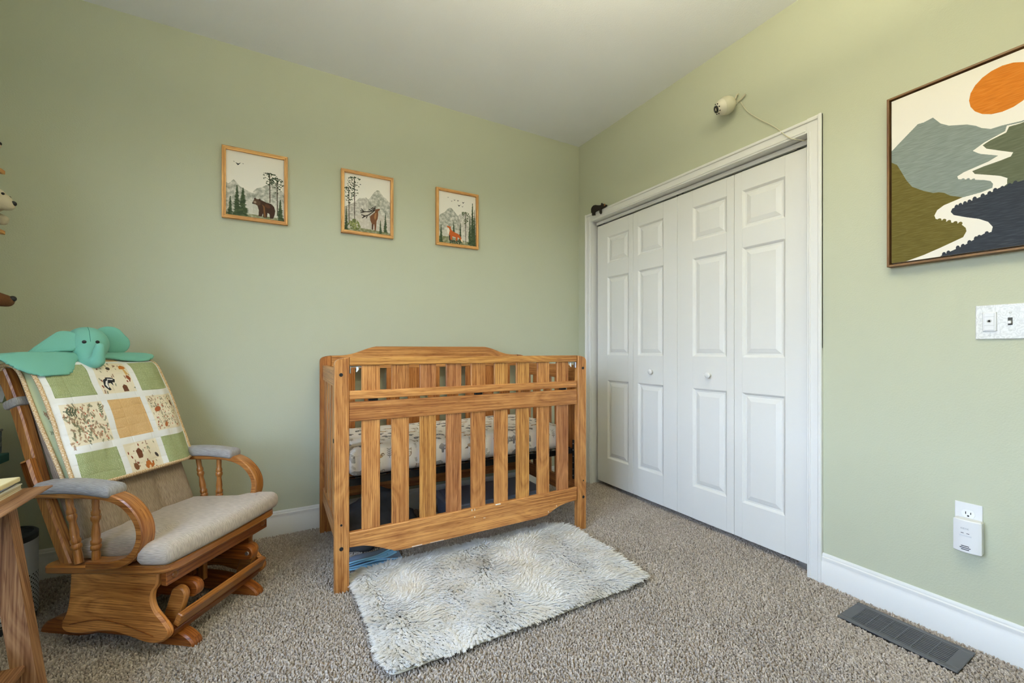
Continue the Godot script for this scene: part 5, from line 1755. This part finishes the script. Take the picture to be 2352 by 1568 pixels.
func build_pictures() -> void:
	var names := ["bear_print", "elk_print", "fox_print"]
	var labels := ["framed watercolour of a brown bear by fir trees, hung nearest the glider", "framed watercolour of an elk with antlers, middle of the three small pictures", "framed watercolour of a fox under flying birds, nearest the closet corner"]
	var xs := [-2.287, -1.683, -1.078]
	for k in 3:
		var t := thing(names[k], labels[k], "picture", Vector3(xs[k], 1.780, 0.0), "framed woodland animal prints")
		var w := 0.316
		var h := 0.392
		var e := 0.0185
		# mitred frame: four rails
		for s in [-1.0, 1.0]:
			var a := wood(1)
			a.prism(PackedVector2Array([Vector2(s * w * 0.5, 0), Vector2(s * w * 0.5, h), Vector2(s * (w * 0.5 - e), h - e), Vector2(s * (w * 0.5 - e), e)]), 0.022, 0.001)
			put(t, "frame_rail", a, M.pine).position.z = 0.0115
			var y := h if s > 0 else 0.0
			a = wood(0)
			a.prism(PackedVector2Array([Vector2(-w * 0.5, y), Vector2(w * 0.5, y), Vector2(w * 0.5 - e, y - s * e), Vector2(-w * 0.5 + e, y - s * e)]), 0.022, 0.001)
			put(t, "frame_rail", a, M.pine).position.z = 0.0115
		var art := mat(Color(1, 1, 1), 0.85, {"albedo_texture": scene_print(k).texture()})
		var b := MB.new()
		b.add(Vector3(-w * 0.5 + e - 0.002, e - 0.002, 0.010), Vector3(0, 0, 1), Vector2(0, 1))
		b.add(Vector3(w * 0.5 - e + 0.002, e - 0.002, 0.010), Vector3(0, 0, 1), Vector2(1, 1))
		b.add(Vector3(w * 0.5 - e + 0.002, h - e + 0.002, 0.010), Vector3(0, 0, 1), Vector2(1, 0))
		b.add(Vector3(-w * 0.5 + e - 0.002, h - e + 0.002, 0.010), Vector3(0, 0, 1), Vector2(0, 0))
		b.tri(0, 1, 2)
		b.tri(0, 2, 3)
		put(t, "print", b, art)
		boxed(t, "backing_board", Vector3(0, h * 0.5, 0.0052), Vector3(w - 0.01, h - 0.01, 0.008), M.pine)

	# large canvas on the closet wall
	var q := Pic.new(1536, 1024, Color(0.925, 0.905, 0.865))
	var asp := 0.952 / 0.647
	var cv := func(list: Array):
		var out := []
		for k in range(0, list.size(), 2):
			out.append(Vector2(list[k] / asp, list[k + 1]))
		return out
	var blue := Color(0.475, 0.515, 0.50)
	var sage := Color(0.345, 0.365, 0.285)
	var navy := Color(0.165, 0.19, 0.235)
	var olive := Color(0.37, 0.33, 0.12)
	q.poly(cv.call([0.0, 0.307, 0.034, 0.275, 0.122, 0.195, 0.148, 0.197, 0.188, 0.188, 0.22, 0.237, 0.254, 0.265, 0.327, 0.293, 0.359, 0.315, 0.381, 0.337, 0.414, 0.357, 0.45, 0.357, 0.519, 0.365, 0.60, 0.36, 0.60, 0.75, 0.0, 0.75]), blue)
	var rl := [0.471, 0.366, 0.465, 0.392, 0.39, 0.42, 0.348, 0.447, 0.375, 0.474, 0.441, 0.51, 0.408, 0.527, 0.314, 0.551, 0.288, 0.565, 0.292, 0.582, 0.327, 0.596, 0.39, 0.621, 0.414, 0.635, 0.423, 0.654, 0.42, 0.673, 0.378, 0.684, 0.308, 0.689, 0.234, 0.71, 0.206, 0.73, 0.194, 0.758, 0.2, 0.779, 0.23, 0.797, 0.261, 0.815, 0.301, 0.833, 0.321, 0.861, 0.324, 0.88, 0.311, 0.91, 0.22, 0.949, 0.148, 0.977, 0.065, 1.001]
	q.poly(cv.call([0.0, 0.377, 0.026, 0.4, 0.046, 0.449, 0.069, 0.508, 0.096, 0.558, 0.148, 0.6, 0.188, 0.625, 0.213, 0.629, 0.234, 0.639, 0.261, 0.665, 0.288, 0.678, 0.308, 0.689, 0.36, 0.80, 0.36, 1.0, 0.0, 1.0]), olive)
	var cream := Color(0.925, 0.905, 0.865)
	q.poly(cv.call(rl + [1.6, 1.0, 1.6, 0.30, 0.519, 0.372]), cream)
	q.poly(cv.call([0.519, 0.376, 0.479, 0.375, 0.469, 0.401, 0.414, 0.417, 0.385, 0.432, 0.399, 0.456, 0.45, 0.488, 0.493, 0.514, 0.485, 0.532, 0.45, 0.539, 0.39, 0.547, 0.346, 0.557, 0.356, 0.576, 0.414, 0.603, 0.45, 0.621, 0.473, 0.64, 0.472, 0.67, 0.42, 0.715, 0.6, 0.72, 1.6, 0.72, 1.6, 0.25, 1.3, 0.20, 1.05, 0.30, 0.75, 0.33]), sage)
	q.poly(cv.call([0.444, 0.682, 0.414, 0.698, 0.371, 0.709, 0.327, 0.723, 0.268, 0.739, 0.262, 0.756, 0.274, 0.777, 0.321, 0.802, 0.371, 0.825, 0.405, 0.85, 0.422, 0.881, 0.417, 0.907, 0.39, 0.91, 0.353, 0.933, 0.314, 0.957, 0.268, 0.976, 0.22, 0.997, 0.22, 1.0, 1.6, 1.0, 1.6, 0.50, 1.2, 0.56, 0.8, 0.62, 0.519, 0.671]), navy)
	# treetops along the lower banks
	for p in [[0.234, 0.99], [0.252, 0.985], [0.29, 0.965], [0.31, 0.96], [0.335, 0.945], [0.36, 0.93], [0.372, 0.925], [0.40, 0.912], [0.285, 0.735], [0.30, 0.73], [0.318, 0.726], [0.335, 0.722], [0.355, 0.712], [0.385, 0.705], [0.41, 0.70], [0.43, 0.69], [0.455, 0.688], [0.48, 0.682], [0.50, 0.676]]:
		q.oval(cv.call(p)[0], 0.008 / asp, 0.013, navy)
	for p in [[0.215, 0.79], [0.235, 0.798], [0.255, 0.81], [0.28, 0.823], [0.30, 0.832]]:
		q.oval(cv.call(p)[0], 0.009 / asp, 0.010, olive)
	for p in [[0.31, 0.59], [0.33, 0.596], [0.35, 0.605]]:
		q.oval(cv.call(p)[0], 0.007 / asp, 0.006, blue)
	q.oval(cv.call([0.455, 0.165])[0], 0.121 / asp, 0.121, Color(0.77, 0.44, 0.07))
	# brushed yarn-like strokes
	var br := bytes(96, 1024, 0.20, 2, 33, 1536, 1024)
	for y in 1024:
		for x in 1536:
			var c := q.im.get_pixel(x, y)
			if c.get_luminance() < 0.8:
				q.im.set_pixel(x, y, c.lightened((br[y * 1536 + (x + y / 2) % 1536] - 120) / 255.0 * 0.22) if br[y * 1536 + (x + y / 2) % 1536] > 120 else c.darkened((120 - br[y * 1536 + (x + y / 2) % 1536]) / 255.0 * 0.25))
	var big := thing("river_canvas", "large canvas of a winding river, grey mountains and an orange sun in a brown frame", "picture", Vector3(0, 1.393, 2.030))
	var wz := 0.980
	var hy := 0.675
	var fe := 0.008
	for s in [0, 1]:
		boxed(big, "frame_rail", Vector3(-0.020, hy * 0.5, fe * 0.5 if s == 0 else wz - fe * 0.5), Vector3(0.038, hy, fe), M.frame_brown, 1, 0.001)
		boxed(big, "frame_rail", Vector3(-0.020, fe * 0.5 if s == 0 else hy - fe * 0.5, wz * 0.5), Vector3(0.038, fe, wz - fe * 2), M.frame_brown, 2, 0.001)
	boxed(big, "frame_back", Vector3(-0.004, hy * 0.5, wz * 0.5), Vector3(0.006, hy - 0.01, wz - 0.01), M.black)
	var cm := mat(Color(1, 1, 1), 0.9, {"albedo_texture": q.texture()})
	boxed(big, "stretcher", Vector3(-0.020, hy * 0.5, wz * 0.5), Vector3(0.026, 0.647, 0.952), mat(Color(0.90, 0.88, 0.84), 0.9), 0, 0.0)
	var b2 := MB.new()
	var cx := -0.0335
	b2.add(Vector3(cx, 0.014, 0.014), Vector3(-1, 0, 0), Vector2(0, 1))
	b2.add(Vector3(cx, 0.014, 0.966), Vector3(-1, 0, 0), Vector2(1, 1))
	b2.add(Vector3(cx, 0.661, 0.966), Vector3(-1, 0, 0), Vector2(1, 0))
	b2.add(Vector3(cx, 0.661, 0.014), Vector3(-1, 0, 0), Vector2(0, 0))
	b2.tri(0, 1, 2)
	b2.tri(0, 2, 3)
	put(big, "painted_canvas", b2, cm)


func ball(r: float, seg := 20) -> Array:
	var pr := []
	for k in 13:
		pr.append(Vector2(r * sin(PI * k / 12.0), -r * cos(PI * k / 12.0)))
	return pr


func build_wall_things() -> void:
	# baby monitor camera on a twig-shaped holder
	var cream := mat(Color(0.80, 0.78, 0.68), 0.35)
	var c := thing("baby_monitor_camera", "round cream baby monitor camera on a branching holder above the closet", "camera", Vector3(0, 2.383, 1.352))
	var b := MB.new()
	b.xf = Transform3D(Basis.IDENTITY, Vector3(-0.060, 0.0, 0.0))
	b.lathe(ball(0.047), 28)
	put(c, "shell", b, cream)
	var look := Vector3(-0.80, -0.35, -0.5).normalized()
	var side := look.cross(Vector3.UP).normalized()
	var fb := Basis(side, look, side.cross(look))
	b = MB.new()
	b.xf = Transform3D(fb, Vector3(-0.060, 0, 0) + look * 0.018)
	b.lathe(ball(0.042), 28)
	put(c, "front_shell", b, mat(Color(0.86, 0.84, 0.76), 0.3))
	b = MB.new()
	b.xf = Transform3D(fb, Vector3(-0.060, 0, 0) + look * 0.055)
	b.lathe([Vector2(0.019, 0), Vector2(0.018, 0.007), Vector2(0.012, 0.009), Vector2(0.009, 0.004), Vector2(0, 0.004)], 20)
	put(c, "lens", b, mat(Color(0.12, 0.12, 0.11), 0.15))
	for k in 8:
		var a := TAU * k / 8.0
		b = MB.new()
		b.xf = Transform3D(Basis.IDENTITY, Vector3(-0.060, 0, 0) + look * (0.018 + 0.034) + (side * cos(a) + side.cross(look) * sin(a)) * 0.026)
		b.lathe(ball(0.0035), 8)
		put(c, "infrared_led", b, M.black)
	for q in [[Vector3(0.0, 0.01, 0.02), Vector3(-0.012, 0.048, 0.0), Vector3(-0.014, 0.062, -0.038)], [Vector3(-0.01, 0.040, 0.02), Vector3(-0.014, 0.056, 0.030), Vector3(-0.016, 0.052, 0.040)], [Vector3(-0.006, 0.02, 0.03), Vector3(-0.012, 0.022, 0.055), Vector3(-0.014, 0.034, 0.078)], [Vector3(-0.004, 0.0, 0.0), Vector3(-0.012, 0.03, 0.01), Vector3(-0.020, 0.045, 0.012)]]:
		b = MB.new()
		b.tube(q, [0.006, 0.0055, 0.005], 8)
		put(c, "holder_branch", b, cream)
	var cord := MB.new()
	var path := []
	for p in curve([Vector2(2.395, 1.398), Vector2(2.325, 1.435), Vector2(2.252, 1.50), Vector2(2.188, 1.565), Vector2(2.135, 1.61)], 5):
		path.append(Vector3(-0.007, p.x, p.y))
	for p in [Vector3(-0.021, 2.128, 1.616), Vector3(-0.021, 2.100, 1.638), Vector3(-0.018, 2.078, 1.66), Vector3(-0.004, 2.066, 1.685), Vector3(0.02, 2.060, 1.70)]:
		path.append(p)
	cord.tube(path, 0.0022, 8)
	var co := put(self, "camera_cord", cord, cream)
	tag(co, "thin cream power cord running from the baby monitor camera to the closet", "cord")

	# bear figurine climbing over the closet casing
	var outline := PackedVector2Array()
	for p in [[0.195, 2.137], [0.194, 2.163], [0.201, 2.176], [0.218, 2.185], [0.244, 2.183], [0.273, 2.171], [0.302, 2.163], [0.314, 2.168], [0.328, 2.168], [0.345, 2.159], [0.354, 2.152], [0.371, 2.145], [0.370, 2.135], [0.348, 2.132], [0.320, 2.132], [0.311, 2.129], [0.313, 2.103], [0.303, 2.094], [0.292, 2.107], [0.289, 2.130], [0.260, 2.131], [0.238, 2.130], [0.234, 2.117], [0.241, 2.104], [0.206, 2.110], [0.205, 2.130]]:
		outline.append(Vector2(-(p[0] - 0.28), p[1] - 2.139))
	var bear := thing("bear_figurine", "small carved dark brown bear climbing over the corner of the closet casing", "figurine", Vector3(-0.0275, 2.139, 0.28))
	var bm := MB.new()
	bm.prism(outline, 0.016, 0.004)
	var bb := put(bear, "body", bm, mat(Color(0.13, 0.10, 0.075), 0.85))
	bb.transform = Transform3D(Basis(Vector3(0, 0, -1), Vector3(0, 1, 0), Vector3(1, 0, 0)), Vector3.ZERO)
	boxed(bear, "muzzle", Vector3(-0.0085, 0.010, 0.075), Vector3(0.004, 0.016, 0.012), mat(Color(0.60, 0.42, 0.24), 0.8), 0, 0.001)
	boxed(bear, "ear", Vector3(-0.004, 0.030, 0.040), Vector3(0.012, 0.010, 0.012), mat(Color(0.13, 0.10, 0.075), 0.85), 0, 0.003)

	# two-gang switch plate
	var s := thing("switch_plate", "pearly two gang switch plate with a dimmer and a toggle, under the river canvas", "light switch", Vector3(0, 1.158, 2.327))
	var swirl := Pic.new(256, 256, Color(0.86, 0.86, 0.84))
	var sn := noise(0.011, 3, 15)
	for y in 256:
		for x in 256:
			var v := sin(sn.get_noise_2d(x, y) * 16.0)
			swirl.im.set_pixel(x, y, Color(0.87, 0.87, 0.85).darkened(0.05 + 0.04 * v))
	var pearl := mat(Color(1, 1, 1), 0.25, {"albedo_texture": swirl.texture(), "uv1_triplanar": true, "uv1_scale": Vector3(8, 8, 8)})
	boxed(s, "plate", Vector3(-0.003, 0, 0), Vector3(0.006, 0.120, 0.116), pearl, 0, 0.002)
	var dm := boxed(s, "dimmer", Vector3(-0.008, 0.001, -0.023), Vector3(0.006, 0.068, 0.033), M.white_plastic, 0, 0.002)
	boxed(dm, "paddle", Vector3(-0.0117, 0.001, -0.023), Vector3(0.003, 0.060, 0.024), M.white_plastic, 0, 0.001)
	for y in [0.018, -0.012]:
		boxed(dm, "paddle_line", Vector3(-0.0133, y, -0.023), Vector3(0.0004, 0.0006, 0.024), mat(Color(0.6, 0.6, 0.58), 0.5), 0, 0.0)
	b = MB.new()
	b.xf = Transform3D(Basis(Vector3(0, 0, 1), Vector3(-1, 0, 0), Vector3(0, -1, 0)), Vector3(-0.0130, 0.003, -0.023))
	b.lathe([Vector2(0.006, 0), Vector2(0.0055, 0.0008), Vector2(0.0035, 0.0008), Vector2(0.003, 0.0002), Vector2(0, 0.0002)], 16)
	put(dm, "status_ring", b, mat(Color(0.68, 0.68, 0.66), 0.4))
	boxed(s, "toggle_slot", Vector3(-0.0061, 0.0, 0.024), Vector3(0.0008, 0.026, 0.011), mat(Color(0.25, 0.25, 0.24), 0.6), 0, 0.0)
	boxed(s, "toggle", Vector3(-0.011, -0.003, 0.024), Vector3(0.012, 0.010, 0.007), M.white_plastic, 0, 0.001)
	for q in [[0.049, -0.023], [-0.047, -0.023], [0.030, 0.024], [-0.030, 0.024]]:
		b = MB.new()
		b.xf = Transform3D(Basis(Vector3(0, 0, 1), Vector3(-1, 0, 0), Vector3(0, -1, 0)), Vector3(-0.006, q[0], q[1]))
		b.lathe([Vector2(0.0035, 0), Vector2(0.003, 0.0010), Vector2(0, 0.0012)], 12)
		put(s, "screw", b, mat(Color(0.78, 0.78, 0.76), 0.3))

	# outlet and the alarm plugged into it
	var o := thing("wall_outlet", "white duplex wall outlet above the baseboard, half covered by an alarm", "outlet", Vector3(0, 0.448, 2.2515))
	boxed(o, "plate", Vector3(-0.0025, 0, 0), Vector3(0.005, 0.118, 0.070), M.white_plastic, 0, 0.002)
	b = MB.new()
	var rec := PackedVector2Array()
	for k in 32:
		var a := TAU * k / 32.0
		rec.append(Vector2(0.0172 * cos(a), clampf(0.0172 * sin(a), -0.0138, 0.0138)))
	b.prism(rec, 0.003, 0.0006)
	var rc := put(o, "receptacle", b, mat(Color(0.93, 0.93, 0.93), 0.35))
	rc.transform = Transform3D(Basis(Vector3(0, 0, 1), Vector3(0, 1, 0), Vector3(-1, 0, 0)), Vector3(-0.0052, 0.0205, 0))
	for q in [[0.0235, -0.0064, 0.009, 0.0022], [0.0235, 0.0064, 0.0075, 0.0022], [0.0135, 0.0, 0.0050, 0.0050]]:
		boxed(rc, "slot", Vector3(q[1], q[0] - 0.0205, 0.0018), Vector3(q[3], q[2], 0.0008), M.black, 0, 0.0)
	var al := thing("plug_in_alarm", "white plug-in gas alarm with speaker slots, plugged into the wall outlet", "alarm", Vector3(-0.0055, 0.338, 2.256))
	b = MB.new()
	var pf := PackedVector2Array()
	for k in 13:
		var x := lerpf(-0.0355, 0.0355, k / 12.0)
		pf.append(Vector2(x, 0.030 + 0.010 * (1.0 - pow(absf(x) / 0.0355, 2.0))))
	pf.append(Vector2(0.034, 0.0))
	pf.append(Vector2(-0.034, 0.0))
	b.xf = Transform3D(Basis(Vector3(0, 0, 1), Vector3(-1, 0, 0), Vector3(0, -1, 0)), Vector3(0, 0.058, 0))
	b.prism(pf, 0.116, 0.003)
	put(al, "housing", b, M.white_plastic)
	for q in [[0.024, 0.020], [0.018, 0.027], [0.012, 0.020]]:
		boxed(al, "speaker_slot", Vector3(-0.0398, q[0], -0.003), Vector3(0.0016, 0.0024, q[1]), M.black, 0, 0.0)
	boxed(al, "indicator", Vector3(-0.0402, 0.070, -0.010), Vector3(0.0010, 0.0016, 0.007), M.black, 0, 0.0)
	boxed(al, "indicator", Vector3(-0.0402, 0.070, 0.004), Vector3(0.0010, 0.0016, 0.007), M.black, 0, 0.0)
	boxed(al, "test_button", Vector3(-0.0400, 0.061, -0.002), Vector3(0.0012, 0.0050, 0.030), mat(Color(0.84, 0.85, 0.86), 0.4), 0, 0.0)
	lettering(al, "KIDDE", 0.0075, Transform3D(Basis(Vector3(0, 0, 1), Vector3(0, 1, 0), Vector3(-1, 0, 0)), Vector3(-0.0400, 0.086, -0.004)), mat(Color(0.62, 0.63, 0.65), 0.5))

	# floor register
	var gm := mat(Color(0.34, 0.35, 0.37), 0.45, {"metallic": 0.3})
	var v := thing("floor_vent", "dark grey metal floor register set in the carpet along the baseboard", "floor vent", Vector3(-0.150, 0, 2.1135))
	var fx := 0.0905
	var fz := 0.1695
	var rim := MB.new()
	for sgn in [-1.0, 1.0]:
		rim.box(Vector3(sgn * (fx - 0.0115), 0.0035, 0), Vector3(0.023, 0.006, fz * 2), 0.002)
		rim.box(Vector3(0, 0.0035, sgn * (fz - 0.018)), Vector3(fx * 2 - 0.046, 0.006, 0.036), 0.002)
	put(v, "rim", rim, gm)
	boxed(v, "duct_well", Vector3(0, -0.006, 0), Vector3(fx * 2 - 0.03, 0.006, fz * 2 - 0.05), M.black, 0, 0.0)
	for k in 11:
		boxed(v, "slat", Vector3(-0.060 + 0.012 * k, 0.0025, 0), Vector3(0.0052, 0.0055, fz * 2 - 0.072), gm, 2, 0.001)
	for k in 5:
		boxed(v, "cross_bar", Vector3(0, 0.0030, -0.089 + 0.0445 * k), Vector3(fx * 2 - 0.046, 0.0055, 0.0030), gm, 0, 0.0005)
